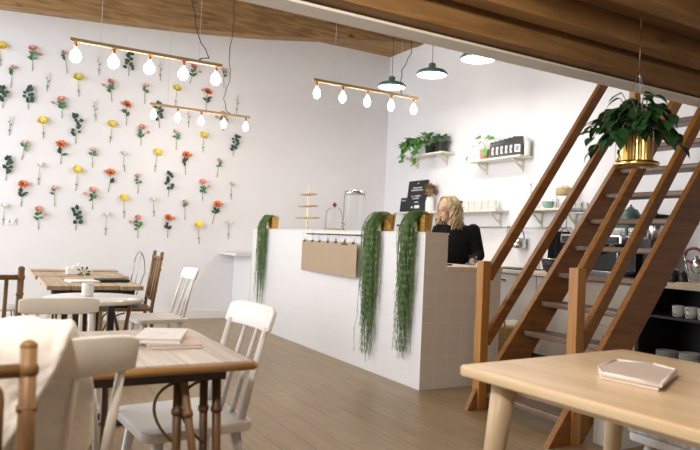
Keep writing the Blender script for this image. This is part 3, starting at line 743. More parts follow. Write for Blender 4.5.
# ------------------------------------------------------------------ flowers taped to the wall
FLOW = """Y 0.049 3.207 0.050 2.974;R 0.370 3.233 0.382 2.976;P 0.185 2.977 0.167 2.737;T 0.541 2.951 0.550 2.759;P 0.713 3.247 0.758 3.006;T 1.099 3.260 1.122 3.047;E 1.462 3.345 1.474 3.092;Y 0.884 2.973 0.906 2.745;R 1.266 2.982 1.291 2.734;E 0.358 2.742 0.359 2.510;E 0.095 2.701 0.095 2.491;R 0.707 2.681 0.730 2.458;T 1.081 2.704 1.115 2.472;O 1.472 2.722 1.478 2.463;T 0.184 2.386 0.179 2.180;Y 0.519 2.394 0.538 2.188;Y 1.305 2.451 1.290 2.221;E 0.892 2.480 0.898 2.161;P 0.343 2.111 0.322 1.908;O 0.731 2.138 0.743 1.901;P 1.091 2.114 1.102 1.892;W 1.463 2.104 1.486 1.878;E 0.173 1.893 0.170 1.654;W 0.523 1.868 0.513 1.629;Y 0.928 1.847 0.926 1.592;O 1.318 1.847 1.303 1.604;O 0.345 1.623 0.342 1.361;P 0.693 1.609 0.705 1.385;R 1.116 1.615 1.128 1.376;Y 1.490 1.542 1.509 1.290;W 0.169 1.360 0.166 1.135;R 0.528 1.339 0.540 1.099;E 0.953 1.358 0.950 1.107;W 1.294 1.321 1.296 1.066;T 1.852 3.338 1.870 3.096;R 2.295 3.348 2.257 3.121;P 2.703 3.378 2.724 3.134;P 1.693 2.999 1.686 2.765;Y 2.089 3.024 2.085 2.787;O 2.498 3.044 2.492 2.773;T 2.923 3.045 2.918 2.803;E 1.851 2.776 1.891 2.481;T 2.255 2.767 2.266 2.535;R 2.722 2.777 2.734 2.545;R 1.666 2.460 1.667 2.226;P 2.098 2.454 2.120 2.219;Y 2.478 2.449 2.478 2.224;E 2.922 2.471 2.899 2.212;Y 1.881 2.161 1.857 1.905;O 2.250 2.167 2.259 1.902;P 2.701 2.141 2.687 1.912;P 1.651 1.841 1.663 1.611;E 2.043 1.875 2.046 1.602;R 2.488 1.828 2.501 1.576;W 2.901 1.830 2.903 1.624;W 1.856 1.551 1.878 1.323;P 2.269 1.549 2.281 1.311;O 2.703 1.539 2.655 1.272;R 1.670 1.299 1.691 1.040;O 2.060 1.320 2.066 1.061;Y 2.467 1.251 2.491 0.995;W 2.877 1.305 2.889 1.075"""
KIND = {'Y': ('yellow_flower', 'flower', 'yellow bloom on bare stem', 'yellow blooms'), 'O': ('orange_poppy', 'flower', 'orange poppy with dark leaves', 'orange poppies'),
        'R': ('coral_carnation', 'flower', 'coral bloom with bushy leaves', 'coral blooms'), 'P': ('pink_flower', 'flower', 'pale pink bloom with leaves', 'pale pink blooms'),
        'W': ('white_flower', 'flower', 'white bloom on bare stem', 'white blooms'), 'T': ('dried_sprig', 'sprig', 'thin wispy white sprig', 'wispy sprigs'),
        'E': ('eucalyptus_sprig', 'sprig', 'dark leafy sprig', 'dark leafy sprigs')}
fl = [(f.split()[0], [float(q) for q in f.split()[1:]]) for f in FLOW.split(';')]
YW = 8.47
def flower(kind, v, label, seed):
    rnd = random.Random(seed)
    x1, z1, x0, z0 = v
    nm, cat, _, grp = KIND[kind]
    t = thing(nm, label, cat, (x0, YW, z0), 0, grp + ' on the flower wall')
    dx, dz = x1-x0, z1-z0
    mid = V(dx*.5+rnd.uniform(-.008, .008), -.012, dz*.5); top = V(dx, -.022, dz)
    P = [V(0, -.004, 0), V(0, -.006, 0)*.5+mid*.5, mid, mid*.5+top*.5, top]
    at = lambda s: P[min(3, int(s*4))].lerp(P[min(3, int(s*4))+1], s*4-min(3, int(s*4)))
    b = MB(); b.tube(P, [.0035, .0028], 6)
    if kind in 'YWT': b.box(at(.3)+V(0, .002, 0), (.03, .0015, .012))
    b.build('stem', M_stem, t)
    def bloom(c, R, mat, name='bloom', layers=3, petals=9, up=.55, heart=None):
        b = MB(); ax = V(rnd.uniform(-.25, .25), -.86, .50).normalized(); e1 = V(1, 0, 0); e1 = (e1-ax*e1.dot(ax)).normalized(); e2 = ax.cross(e1)
        for l in range(layers):
            for k in range(petals):
                a = 2*PI*(k+.5*l)/petals + rnd.uniform(-.15, .15)
                d = e1*math.cos(a)+e2*math.sin(a)+ax*(.10+.42*l*up)
                b.leaf(c, d, R*(1-.15*l)*rnd.uniform(.85, 1.12), R*.72, ax, -.12, seg=3, shape=.8)
        b.ell(c+ax*R*.12, (R*.28, R*.28, R*.22), None, 10, 6, mi=1 if heart else 0)
        b.build(name, [mat, heart] if heart else mat, t)
    if kind == 'Y': bloom(top, .066, M_yel, petals=12, up=.35)
    elif kind == 'W': bloom(top, .045, M_wfl, petals=9, up=.5)
    elif kind == 'O':
        bloom(top, .062, M_ora, petals=7, layers=3, up=.6, heart=M_dk)
        b = MB()
        for k in range(6):
            s = rnd.uniform(.42, .68); a = rnd.choice((-1, 1)); b.leaf(at(s), V(a*rnd.uniform(.3, 1), -.35, rnd.uniform(.2, 1)), rnd.uniform(.05, .08), .030, (0, -1, 0), .2)
        b.build('leaves', M_leafd, t)
        s = rnd.choice((-1, 1)); b = MB(); q = top+V(s*.075, 0, .01); b.tube([at(.7), (at(.7)+q)/2+V(0, -.01, .01), q], .002, 5, mi=1); b.ell(q, (.014, .014, .018), None, 10, 8); b.build('bud', [M_rose, M_stem], t)
    elif kind == 'R':
        bloom(top, .050, M_rose, petals=9, layers=4, up=.5)
        s = rnd.choice((-1, 1)); q = top+V(s*.085, 0, -.055); b = MB(); b.tube([at(.55), (at(.55)+q)/2, q], .002, 5); b.build('side_stem', M_stem, t)
        bloom(q, .026, M_rose, 'side_bloom', 2, 7)
        b = MB()
        for k in range(9):
            s = rnd.uniform(.45, .8); a = rnd.choice((-1, 1)); b.leaf(at(s), V(a*rnd.uniform(.2, 1), -.4, rnd.uniform(-.2, .9)), rnd.uniform(.04, .07), .030, (0, -1, 0), .2)
        b.build('leaves', M_leaf, t)
    elif kind == 'P':
        bloom(top, .040, M_pink, petals=9, layers=4, up=.6)
        b = MB()
        for k in range(6):
            s = rnd.uniform(.60, .9); a = rnd.choice((-1, 1)); b.leaf(at(s), V(a*rnd.uniform(.3, 1), -.4, rnd.uniform(-.1, .8)), rnd.uniform(.04, .062), .028, (0, -1, 0), .2)
        b.build('leaves', M_leaf, t)
    elif kind == 'T':
        b = MB()
        for k in range(12):
            s = 1-k*.035; a = (-1)**k
            b.leaf(at(max(.5, s)), V(a*rnd.uniform(.4, 1), -.3, .9), .030, .009, (0, -1, 0), .1, seg=3)
        b.leaf(top, (-.9, -.2, .5), .04, .02, (0, -1, 0), .1, seg=3); b.leaf(top, (.5, -.2, .8), .035, .016, (0, -1, 0), .1, seg=3)
        b.build('floret_spike', M_wfl, t)
        b = MB(); b.leaf(at(.55), (.6, -.3, .7), .04, .012, (0, -1, 0)); b.leaf(at(.7), (-.6, -.3, .7), .035, .012, (0, -1, 0)); b.build('leaves', M_leaf, t)
    else:
        b = MB()
        n = 12
        for k in range(n):
            s = .28+.72*k/(n-1); a = rnd.uniform(-1.1, 1.1); q = at(s)
            L = rnd.uniform(.042, .060)
            c = q+V(a*rnd.uniform(.006, .034), -.012, .012)
            b.tube([q, c], .0015, 4, mi=1); b.leaf(c, V(a, -.25, rnd.uniform(.1, .9)), L, L*.85, (0, -1, 0), .15, shape=.8)
        b.leaf(top, (0, -.2, 1), .06, .045, (0, -1, 0), .15, shape=.8)
        b.build('leaves', [M_euc, M_stem], t)
NUM = {7: 'seven', 8: 'eight', 9: 'nine', 10: 'ten', 11: 'eleven'}
cnt = {}
for k in KIND: cnt[k] = sorted([v[0] for q, v in fl if q == k])
zall = sorted(v[1] for q, v in fl)
for i, (k, v) in enumerate(fl):
    r = cnt[k].index(v[0]); n = len(cnt[k])
    pos = 'leftmost' if r == 0 else ('rightmost' if r == n-1 else ORD[r]+' from left')
    lab = '%s taped to wall, %s of %s %s' % (KIND[k][2], pos, NUM[n], KIND[k][3])
    flower(k, v, lab, 100+i)

# ------------------------------------------------------------------ lamps
def lamp_bar(label, x, y, z, wires, cord, bulb_r=.034, L=1.2):
    t = thing('lamp_bar', label, 'pendant lamp', (x, y, z), 0, 'five bulb lamp bars')
    b = MB(); b.bx((0, -.016, -.014), (L, .016, .014), .004); b.build('bar', M_brasswood, t)
    for k in range(5):
        bx_ = .045+.2765*k
        b = MB(); b.lathe([(.0, -.014), (.013, -.014), (.014, -.05), (.011, -.058), (0, -.058)], (bx_, 0, 0), 14); b.build('socket', M_copper, t)
        r = bulb_r
        b = MB(); b.lathe([(.008, -.058), (.011, -.066), (r*.62, -.085), (r*.95, -.108), (r, -.128), (r*.86, -.150), (r*.5, -.166), (0, -.172)], (bx_, 0, 0), 18); b.build('bulb', M_bulb, t)
    for w in wires:
        b = MB(); b.tube([(w, 0, .014), (w, 0, 4.04-z)], .0012, 5); b.build('suspension_wire', M_wire, t)
    b = MB(); P = []
    for i in range(len(cord)-1):
        a, c = Vector(cord[i]), Vector(cord[i+1])
        for j in range(6): P.append(a.lerp(c, j/6)+V(.010*math.sin((i*6+j)*1.7), 0, 0)*(1 if cord[0][0] == 99 else .6))
    P.append(Vector(cord[-1])); b.tube(P, .004, 6); b.build('power_cord', M_cable, t)
    b = MB(); c = cord[0]; b.lathe([(0, 0), (.045, 0), (.045, -.03), (.01, -.035), (0, -.035)][::-1], (c[0], c[1], 4.04-z), 16); b.build('ceiling_rose', M_black, t)
    return t
lamp_bar('lamp bar of five lit bulbs highest on the left over the near tables', .485, 5.32, 2.582, (.22, 1.0), [(.90, 0, 1.458), (.92, 0, .50), (.98, 0, .22), (1.09, 0, .05), (1.02, 0, .035), (1.0, 0, .014)], .043)
lamp_bar('lamp bar of five lit bulbs hanging lower and close to the flower wall', 1.543, 7.45, 2.585, (.2, .9), [(.93, 0, 1.455), (.94, 0, 1.1), (.90, 0, .7), (.93, 0, .45), (.86, 0, .2), (.90, 0, .04), (.95, 0, .014)])
lamp_bar('lamp bar of five lit bulbs above the service counter', 2.584, 5.38, 2.622, (.22, .98), [(1.10, 0, 1.418), (1.10, 0, .9), (1.09, 0, .45), (.99, 0, .25), (.98, 0, .06), (1.0, 0, .014)])
for k, (y, lab) in enumerate(((6.66, 'green enamel pendant lamp farthest from the camera, over the counter'), (5.82, 'green enamel pendant lamp in the middle of three over the counter'), (4.95, 'green enamel pendant lamp nearest the mezzanine beam'))):
    z = (3.05, 3.03, 3.0)[k]
    t = thing('pendant_lamp', lab, 'pendant lamp', (4.25+(.03, .02, -.06)[k], y, z), 0, 'green enamel pendant lamps')
    b = MB(); b.lathe([(.168, 0), (.176, .0), (.178, .004), (.175, .025), (.150, .050), (.085, .068), (.045, .078), (.042, .095), (.040, .13), (.022, .14), (0, .14)], n=36); b.build('shade', M_green, t)
    b = MB(); b.lathe([(.169, .001), (.165, .022), (.14, .042), (.06, .06), (0, .062)], n=36); b.build('shade_lining', M_enamel, t)
    b = MB(); b.lathe([(0, -.004), (.10, 0), (.166, .006), (.166, .012), (0, .013)], n=36); b.build('diffuser', M_disc, t)
    b = MB(); b.tube([(0, 0, .138), (0, 0, 4.04-z)], .0035, 6); b.build('power_cord', M_cable, t)

# ------------------------------------------------------------------ wall shelves and their contents
def wall_shelf(label, y0, y1, ztop, brackets, drop=.16):
    t = thing('wall_shelf', label, 'shelf', (5.399, (y0+y1)/2, ztop), 0, 'white wooden wall shelves')
    h = (y1-y0)/2
    b = MB(); b.bx((-.22, -h, -.024), (0, h, 0), .003); b.build('board', M_shelf, t)
    for q in brackets:
        y = q-(y0+y1)/2
        b = MB(); b.bx((-.022, y-.014, -drop), (0, y+.014, -.025)); b.bx((-.17, y-.014, -.045), (-.022, y+.014, -.025))
        b.bar((-.02, y, -drop+.03), (-.15, y, -.045), .02, .018); b.build('bracket', M_shelf, t)
    return t
wall_shelf('white shelf high on the wall with two leafy pots', 6.77, 7.75, 2.37, (6.92, 7.60))
wall_shelf('white shelf high on the wall with the row of black bags', 5.34, 6.27, 2.19, (5.50, 6.12))
wall_shelf('long white lower shelf behind the woman, with letter boards and jugs', 5.70, 7.95, 1.575, (5.84, 6.6, 7.7), .19)
wall_shelf('white lower shelf seen between the two stair handrails', 4.58, 5.36, 1.575, (4.70, 5.18), .19)

def bushy(t, cx, cy, cz, r, n, mat, size, seed, droop=0, dirs=None):
    rnd = random.Random(seed); b = MB()
    for k in range(n):
        a = rnd.uniform(0, 2*PI); e = rnd.uniform(-.1, 1.3)
        d = V(math.cos(a)*math.cos(e), math.sin(a)*math.cos(e), math.sin(e)*.9)
        p = V(cx, cy, cz)+d*r*rnd.uniform(.5, 1)
        b.tube([V(cx, cy, cz), V(cx, cy, cz).lerp(p, .6)+V(0, 0, .02), p], .0016, 4, mi=1)
        b.leaf(p, d+V(0, 0, -.3), size*rnd.uniform(.8, 1.3), size*.8, curl=.3, shape=.8)
    if dirs:
        for (dx, dy, dz) in dirs:
            P = bez((cx, cy, cz+.03), (cx+dx*.5, cy+dy*.5, cz+.12), (cx+dx, cy+dy, cz+.05+dz*.3), (cx+dx, cy+dy, cz+dz), 10)
            b.tube(P, .002, 4, mi=1)
            for p in P[3:]:
                for q in range(3): b.leaf(p, V(rnd.uniform(-1, .1), rnd.uniform(-1, 1), rnd.uniform(-.7, .4)), size*rnd.uniform(.8, 1.3), size*.85, curl=.3, shape=.8)
    return b.build('foliage', [mat, M_stem], t)
t = thing('trailing_ivy', 'bushy green ivy in a black pot trailing off the left end of the high shelf', 'plant', (5.28, 7.14, 2.371))
b = MB(); b.lathe([(0, 0), (.075, 0), (.095, .13), (.098, .14), (.086, .14), (.08, .12), (0, .12)], n=24); b.build('pot', M_black, t)
bushy(t, -.05, .03, .13, .15, 80, M_leafl, .070, 3, dirs=[(-.10, .30, -.02), (-.08, .42, -.12), (-.12, .45, .02), (-.14, .36, -.05), (-.15, .10, -.22), (-.16, .05, -.28), (-.12, .22, .05), (-.1, .30, .1), (-.15, .4, -.2)])
t = thing('potted_shrub', 'small green plant in a square black pot on the high shelf beside the ivy', 'plant', (5.28, 6.92, 2.371))
b = MB(); b.prism(rrect(.12, .13, .02), 0, .14, None, .005); b.build('pot', M_black, t)
b = MB(); b.prism(rrect(.105, .115, .02), .1405, .146); b.build('soil', M_soil, t)
bushy(t, 0, 0, .15, .10, 75, M_leaf, .050, 4)
t = thing('round_leaf_plant', 'round leaved plant in a peach pot on the shelf beside the black bags', 'plant', (5.27, 6.03, 2.191))
b = MB(); b.lathe([(0, 0), (.05, 0), (.062, .12), (.064, .13), (.055, .13), (.05, .11), (0, .11)], n=24); b.build('pot', M_terra, t)
b = MB()
for (p, d, s) in (((-.05, .02, .27), (-.2, .9, .1), .10), ((-.05, -.06, .26), (-.1, -1, .05), .10), ((-.07, .12, .18), (0, 1, -.4), .07), ((-.06, -.06, .13), (-.2, -.5, -.9), .10), ((-.05, .25, .06), (0, .4, -.9), .09), ((-.04, -.12, .25), (0, -1, -.1), .09), ((-.05, .0, .22), (-.4, .6, -.4), .07)):
    b.tube([V(0, 0, .11), V(p[0]*.4, p[1]*.4, p[2]*.9), V(*p)], .002, 5, mi=1); b.leaf(p, d, s, s*.9, (-.7, 0, .7), .15, shape=.6)
b.build('foliage', [M_leafl, M_stem], t)
for k in range(6):
    y = 5.86-.079*k
    t = thing('coffee_bag', 'black foil bag with a white label on the shelf, %s from the left of six' % ORD[k], 'coffee bag', (5.28-.002*k, y, 2.191), math.radians(120), 'black bags on the right high shelf')
    h = .20+.006*k
    b = MB(); w = .060
    ring = lambda z, dx, dy: [(dx, dy, z), (-dx, dy, z), (-dx, -dy, z), (dx, -dy, z)]
    rs = [ring(0, w*.95, .017), ring(.03, w, .019), ring(h*.75, w, .015), ring(h*.92, w, .006), ring(h, w, .003)]
    vv = [[b.bm.verts.new(p) for p in r] for r in rs]
    for a, c in zip(vv, vv[1:]):
        for i in range(4): b.bm.faces.new((a[i], a[(i+1) % 4], c[(i+1) % 4], c[i]))
    b.bm.faces.new(vv[0][::-1]); b.bm.faces.new(vv[-1])
    b.build('pouch', M_bag, t)
    b = MB(); f = lambda z: .019-.004*max(0, (z-.03))/(h*.75-.03)
    L = []
    for z in (.045, .135): L += [(z, f(z)+.001)]
    q = [b.bm.verts.new(p) for p in ((-.034, L[0][1], .045), (.034, L[0][1], .045), (.034, L[1][1], .135), (-.034, L[1][1], .135))]
    b.bm.faces.new(q); o = b.build('label_patch', M_letters, t)
    b = MB(); 
    for zz, ww in ((.07, .014), (.09, .020), (.11, .012)):
        y_ = f(zz)+.0018; q = [b.bm.verts.new(p) for p in ((-ww, y_, zz-.006), (ww, y_, zz-.006), (ww, y_-.0003, zz+.006), (-ww, y_-.0003, zz+.006))]; b.bm.faces.new(q)
    b.build('label_print', M_board, t)
t = thing('white_canister', 'plain white canister at the right end of the bag shelf', 'canister', (5.33, 5.375, 2.191))
b = MB(); b.lathe([(0, 0), (.033, 0), (.035, .005), (.035, .17), (0, .17)], n=24); b.build('body', M_ceramic, t)
b = MB(); b.lathe([(0, .171), (.037, .171), (.037, .19), (0, .194)], n=24); b.build('lid', M_ceramic, t)

def letterboard(label, x, y, z, w, h, rows, lean, seed, card=False):
    rnd = random.Random(seed)
    t = thing('letter_board', label, 'letter board', (x, y, z), math.radians(90), 'letter boards on the lower shelf')
    # local +Y faces the room (-X world); width along local x
    M = Euler((lean, 0, 0)).to_matrix().to_4x4()
    b = MB(); b.bx((-w/2, -.008, 0), (w/2, .008, h), .002); b.bm.transform(M); b.build('board', M_board, t)
    b = MB()
    for (zz, n, off, hh) in rows:
        lw = .0155 if hh > .02 else .012
        x0 = -n*lw/2+off
        for i in range(n):
            if rnd.random() < .16: continue
            xx = x0+i*lw
            k = rnd.randrange(4)
            b.bx((xx, .0085, zz), (xx+.003, .0105, zz+hh))
            if k != 1: b.bx((xx+.003, .0085, zz+hh-.003), (xx+.010, .0105, zz+hh))
            if k in (0, 2): b.bx((xx+.008, .0085, zz), (xx+.011, .0105, zz+hh-.003))
            if k in (1, 3): b.bx((xx+.003, .0085, zz), (xx+.010, .0105, zz+.003))
    b.bm.transform(M); b.build('lettering', M_letters, t)
    if card:
        b = MB(); b.bx((-.10, .0085, .055), (.02, .011, .10)); b.bx((.06, .0085, .06), (.10, .011, .085)); b.bm.transform(M); b.build('card', M_letters, t)
    return t
# with rz = 90deg local +Y -> world -X, local +X -> world +Y (left in the photo is +Y)
letterboard('large black letter board with rows of white lettering leaning on the shelf', 5.325, 7.53, 1.576, .46, .46, [(.41, 7, 0, .02), (.345, 19, 0, .02), (.31, 24, 0, .02), (.225, 18, .01, .02), (.19, 14, .02, .02), (.135, 9, -.01, .02)], math.radians(-6)*-1, 1, True)
letterboard('small black letter board half behind the large one', 5.355, 7.83, 1.576, .26, .22, [(.17, 9, .05, .016)], math.radians(6), 2)
t = thing('bouquet_vase', 'white vase with a round dried bouquet beside the large letter board', 'vase', (5.29, 7.14, 1.576))
b = MB(); b.lathe([(0, 0), (.055, 0), (.06, .01), (.058, .14), (.045, .185), (.048, .20), (.04, .20), (.038, .18), (0, .17)], n=24); b.build('vase', M_ceramic, t)
b = MB(); rnd = random.Random(8)
for k in range(120):
    a = rnd.uniform(0, 2*PI); e = rnd.uniform(-.6, 1.5); d = V(math.cos(a)*math.cos(e), math.sin(a)*math.cos(e), math.sin(e))
    c = V(0, 0, .285); b.leaf(c+d*.05, d+V(rnd.uniform(-.4, .4), rnd.uniform(-.4, .4), 0), .065, .03, curl=.2, seg=3)
b.tube([(0, 0, .17), (0, 0, .285)], .012, 6); b.ell((0, 0, .285), (.06, .06, .05))
b.build('dried_bouquet', M_dried, t)
for k in range(5):
    y = 6.36-.125*k
    t = thing('white_jug', 'white ceramic jug on the lower shelf, %s from the left of five' % ORD[k], 'jug', (5.29, y, 1.576), math.radians(200), 'white jugs on the lower shelf')
    b = MB(); b.lathe([(0, 0), (.04, 0), (.046, .008), (.05, .05), (.043, .10), (.046, .125), (.042, .125), (.039, .10), (.045, .05), (.038, .01), (0, .01)], n=24); b.build('body', M_ceramic, t)
    b = MB(); b.tube(bez((.046, 0, .105), (.09, 0, .11), (.09, 0, .03), (.048, 0, .03), 10), .006, 8); b.build('handle', M_ceramic, t)
t = thing('serving_tin', 'small olive tin with a flat lid at the left of the jugs', 'tin', (5.29, 6.62, 1.576))
b = MB(); b.lathe([(0, 0), (.045, 0), (.045, .12), (0, .12)], n=20); b.build('body', M_wicker, t)
b = MB(); b.lathe([(0, .121), (.12, .121), (.12, .131), (0, .132)], n=24); b.build('lid', M_black, t)
t = thing('white_bottle', 'tall white bottle at the left end of the shelf between the handrails', 'bottle', (5.28, 5.255, 1.576))
b = MB(); b.lathe([(0, 0), (.036, 0), (.038, .005), (.038, .17), (.014, .22), (.013, .27), (0, .27)], n=24); b.build('body', M_ceramic, t)
b = MB(); b.lathe([(0, .271), (.017, .271), (.017, .295), (0, .297)], n=16); b.build('cap', M_paper, t)
t = thing('aqua_bowl', 'aqua ceramic bowl on the shelf between the handrails', 'bowl', (5.28, 4.985, 1.576))
b = MB(); b.lathe([(0, 0), (.035, 0), (.062, .03), (.068, .075), (.064, .075), (.057, .032), (.03, .008), (0, .008)], n=28); b.build('bowl', M_aqua, t)
b = MB(); b.lathe([(.069, .062), (.071, .068), (.069, .076), (.063, .0765)], n=28); b.build('rim', M_aqua, t)
tag(MB().lathe([(0, 0), (.03, 0), (.034, .10), (.031, .10), (.028, .006), (0, .006)], (5.28, 4.88, 1.576), 20).build('clear_tumbler', M_glass), 'clear tumbler between the aqua bowl and the wood-lidded jar', 'glass')
t = thing('storage_jar', 'glass storage jar with a thick straw-coloured lid on the shelf between the handrails', 'jar', (5.28, 4.76, 1.576))
b = MB(); b.lathe([(0, .001), (.075, .001), (.08, .01), (.08, .135)], n=28); b.build('glass_body', M_glass, t)
b = MB(); b.lathe([(0, .136), (.09, .136), (.093, .145), (.093, .205), (.086, .212), (0, .213)], n=28)
b.tube([(0, -.05, .213), (0, -.04, .232), (0, .04, .232), (0, .05, .213)], .007, 8); b.build('straw_lid', M_wicker, t)

# utensil rail
t = thing('utensil_rail', 'long thin steel rail under the lower shelves', 'rail', (5.36, 5.8, 1.372))
b = MB(); b.tube([(0, -1.45, 0), (0, 2.0, 0)], .007, 8); b.build('bar', M_wire, t)
for y in (-1.3, 0, 1.7):
    b = MB(); b.tube([(0, y, 0), (.039, y, 0)], .006, 6); b.build('bracket', M_wire, t)
for y in (-.13, -.16, -.26, -.30, -.75):
    b = MB(); b.tube([V(-.012*math.sin(a), y, .012*math.cos(a)-.0) for a in [math.radians(d) for d in range(-120, 140, 26)]] + [V(-.004, y, -.03), V(-.016, y, -.055), V(-.028, y, -.05)], .003, 6); b.build('hook', M_black, t)
t = thing('steel_pot', 'small steel pot with a big loop handle hanging from the utensil rail', 'pot', (5.325, 5.45, 1.130))
b = MB(); b.lathe([(0, 0), (.085, 0), (.09, .008), (.09, .115), (.086, .115), (.084, .01), (0, .008)], n=28); b.build('bowl', M_chrome, t)
b = MB(); b.tube([V(0, .085*math.cos(a), .115+.112*math.sin(a)) for a in [PI*i/14 for i in range(15)]], .006, 8); b.build('bail_handle', M_black, t)
t = thing('ladle', 'steel ladle hanging left of the steel pot', 'ladle', (5.335, 5.66, 1.08))
b = MB(); b.tube([(0, 0, .06), (0, 0, .27), (0, .004, .285), (0, 0, .30)], [.006, .005, .004, .004], 8); b.build('handle', M_chrome, t)
b = MB(); b.ell((-.012, 0, .035), (.03, .04, .035)); b.build('scoop', M_chrome, t)
t = thing('hanging_apron', 'black apron hanging from the utensil rail behind the stairs', 'apron', (5.345, 4.78, .97))
b = MB(); n = 18; rows = []
for j in range(13):
    v = j/12; z = .36*(1-v); w = .07+.13*min(1, v*2.2)
    rows.append([b.bm.verts.new((-.015+.022*math.sin(i*1.25+v*2)*(.4+v)-.02, -w+2*w*i/n + .01*math.sin(v*7), z)) for i in range(n+1)])
for A, B in zip(rows, rows[1:]):
    for i in range(n):
        f = b.bm.faces.new((A[i], A[i+1], B[i+1], B[i])); f.smooth = True
o = b.build('cloth', M_sweater, t); o.modifiers.new('cloth thickness', 'SOLIDIFY').thickness = .006
b = MB(); b.tube([(-.03, -.06, .36), (-.015, -.02, .385), (-.012, .0, .388), (-.015, .02, .385), (-.03, .06, .36)], .004, 6); b.build('neck_strap', M_black, t)
t = thing('glass_rack', 'two tier wire rack of glasses fixed under the shelf, half hidden by the stairs', 'rack', (5.39, 4.44, 1.35))
for z in (0, .16):
    b = MB(); b.bx((-.24, -.17, z), (-.23, .17, z+.012)); b.bx((-.01, -.17, z), (0, .17, z+.012))
    for k in range(9): b.tube([(-.235, -.17+.0425*k, z+.006), (-.005, -.17+.0425*k, z+.006)], .003, 6)
    b.build('tier', M_chrome, t)
for y in (-.17, .17):
    b = MB(); b.tube([(-.005, y, 0), (-.005, y, .30)], .006, 8); b.tube([(-.235, y, 0), (-.235, y, .17)], .005, 8); b.build('upright', M_chrome, t)
gi = 0
for z in (1.363, 1.523):
    for y in (4.32, 4.40, 4.48, 4.56):
        tag(MB().lathe([(0, 0), (.026, 0), (.032, .10), (.029, .10), (.024, .006), (0, .006)], (5.26, y, z), 18).build('tumbler', M_glass), 'clear tumbler on the %s tier of the wire rack, %s from the right' % ('lower' if z < 1.4 else 'upper', ORD[[4.32, 4.40, 4.48, 4.56].index(y)]), 'glass', 'tumblers in the wire rack')

# ------------------------------------------------------------------ kitchen units
def cabinet(label, y0, y1, mat, drawers=0, hleft=True):
    t = thing('base_cabinet', label, 'cabinet', (4.77, y0, 0), 0, 'kitchen base cabinets')
    w = y1-y0
    b = MB(); b.bx((.02, 0, .10), (.62, w, .868)); b.build('body', mat, t)
    b = MB(); b.bx((.06, 0, 0), (.62, w, .0995)); b.build('plinth', M_black, t)
    if drawers:
        h = (.865-.105)/drawers
        for k in range(drawers):
            b = MB(); b.bx((0, .003, .105+h*k), (.019, w-.003, .105+h*(k+1)-.004), .002); d = b.build('drawer', mat, t)
            b = MB(); b.bx((-.02, w/2-.03, .105+h*(k+.75)), (0, w/2+.03, .105+h*(k+.75)+.01)); b.build('handle', M_black, d)
    else:
        b = MB(); b.bx((0, .003, .105), (.019, w-.003, .862), .002); d = b.build('door', mat, t)
        yy = w-.09 if hleft else .05
        b = MB(); b.bx((-.022, yy-.05, .79), (0, yy+.05, .80), .002); b.build('handle', M_black, d)
cabinet('white base cabinet farthest along the kitchen wall, behind the woman', 5.75, 6.35, M_cab)
cabinet('white base cabinet left of the one with the visible handle', 5.19, 5.745, M_cab)
cabinet('white base cabinet with a dark handle seen between the handrails', 4.62, 5.185, M_cab)
cabinet('white base cabinet partly hidden by the far stair stringer', 4.06, 4.615, M_cab, 0, False)
cabinet('drawer cabinet with shade mixed into its taupe colour, seen through the open stair treads', 3.49, 4.055, M_cab_shaded, 2)
tag(MB().bx((4.735, 2.3, .87), (5.398, 6.36, .905), .003).build('worktop', M_paleply), 'long pale worktop along the kitchen wall', 'worktop')
t = thing('open_shelf_unit', 'black open shelf unit holding cups and plates under the worktop', 'shelf unit', (4.78, 2.32, 0))
for y in (0, 1.145):
    b = MB(); b.bx((0, y, 0), (.60, y+.02, .868)); b.build('side_panel', M_black, t)
b = MB(); b.bx((.58, .021, 0), (.60, 1.144, .868)); b.build('back_panel', M_black, t)
for z in (.06, .235, .64):
    b = MB(); b.bx((.01, .021, z-.02), (.579, 1.144, z)); b.build('shelf', M_black, t)
b = MB(); b.bx((0, .50, .061), (.02, .54, .214)); b.bx((0, .50, .236), (.02, .54, .619)); b.build('divider', M_black, t)
for i, (y, n) in enumerate(((3.30, 9), (3.10, 10))):
    for k in range(n):
        o = MB().lathe([(0, 0), (.055, 0), (.088, .010), (.09, .013), (.085, .013), (.052, .004), (0, .004)], (4.93, y, .236+.0125*k), 24).build('plate', M_ceramic)
        tag(o, 'white plate in the %s stack of the black shelf unit, %s' % (('left', 'right')[i], 'topmost' if k == n-1 else ('at the bottom' if k == 0 else '%s from the bottom' % ORD[k])), 'plate', 'stacked plates in the black shelf unit')
for k in range(3):
    t = thing('hanging_cup', 'white cup lying in the black shelf unit, %s from the left' % ORD[k], 'cup', (4.89, 3.19-.105*k, .641), 0, 'cups in the black shelf unit')
    b = MB(); b.lathe([(0, 0), (.035, 0), (.04, .006), (.048, .09), (.044, .09), (.036, .01), (0, .008)], n=24); b.build('body', M_ceramic, t)
    b = MB(); b.tube(bez((-.044, 0, .07), (-.085, 0, .075), (-.085, 0, .02), (-.04, 0, .02), 10), .005, 8); b.build('handle', M_ceramic, t)

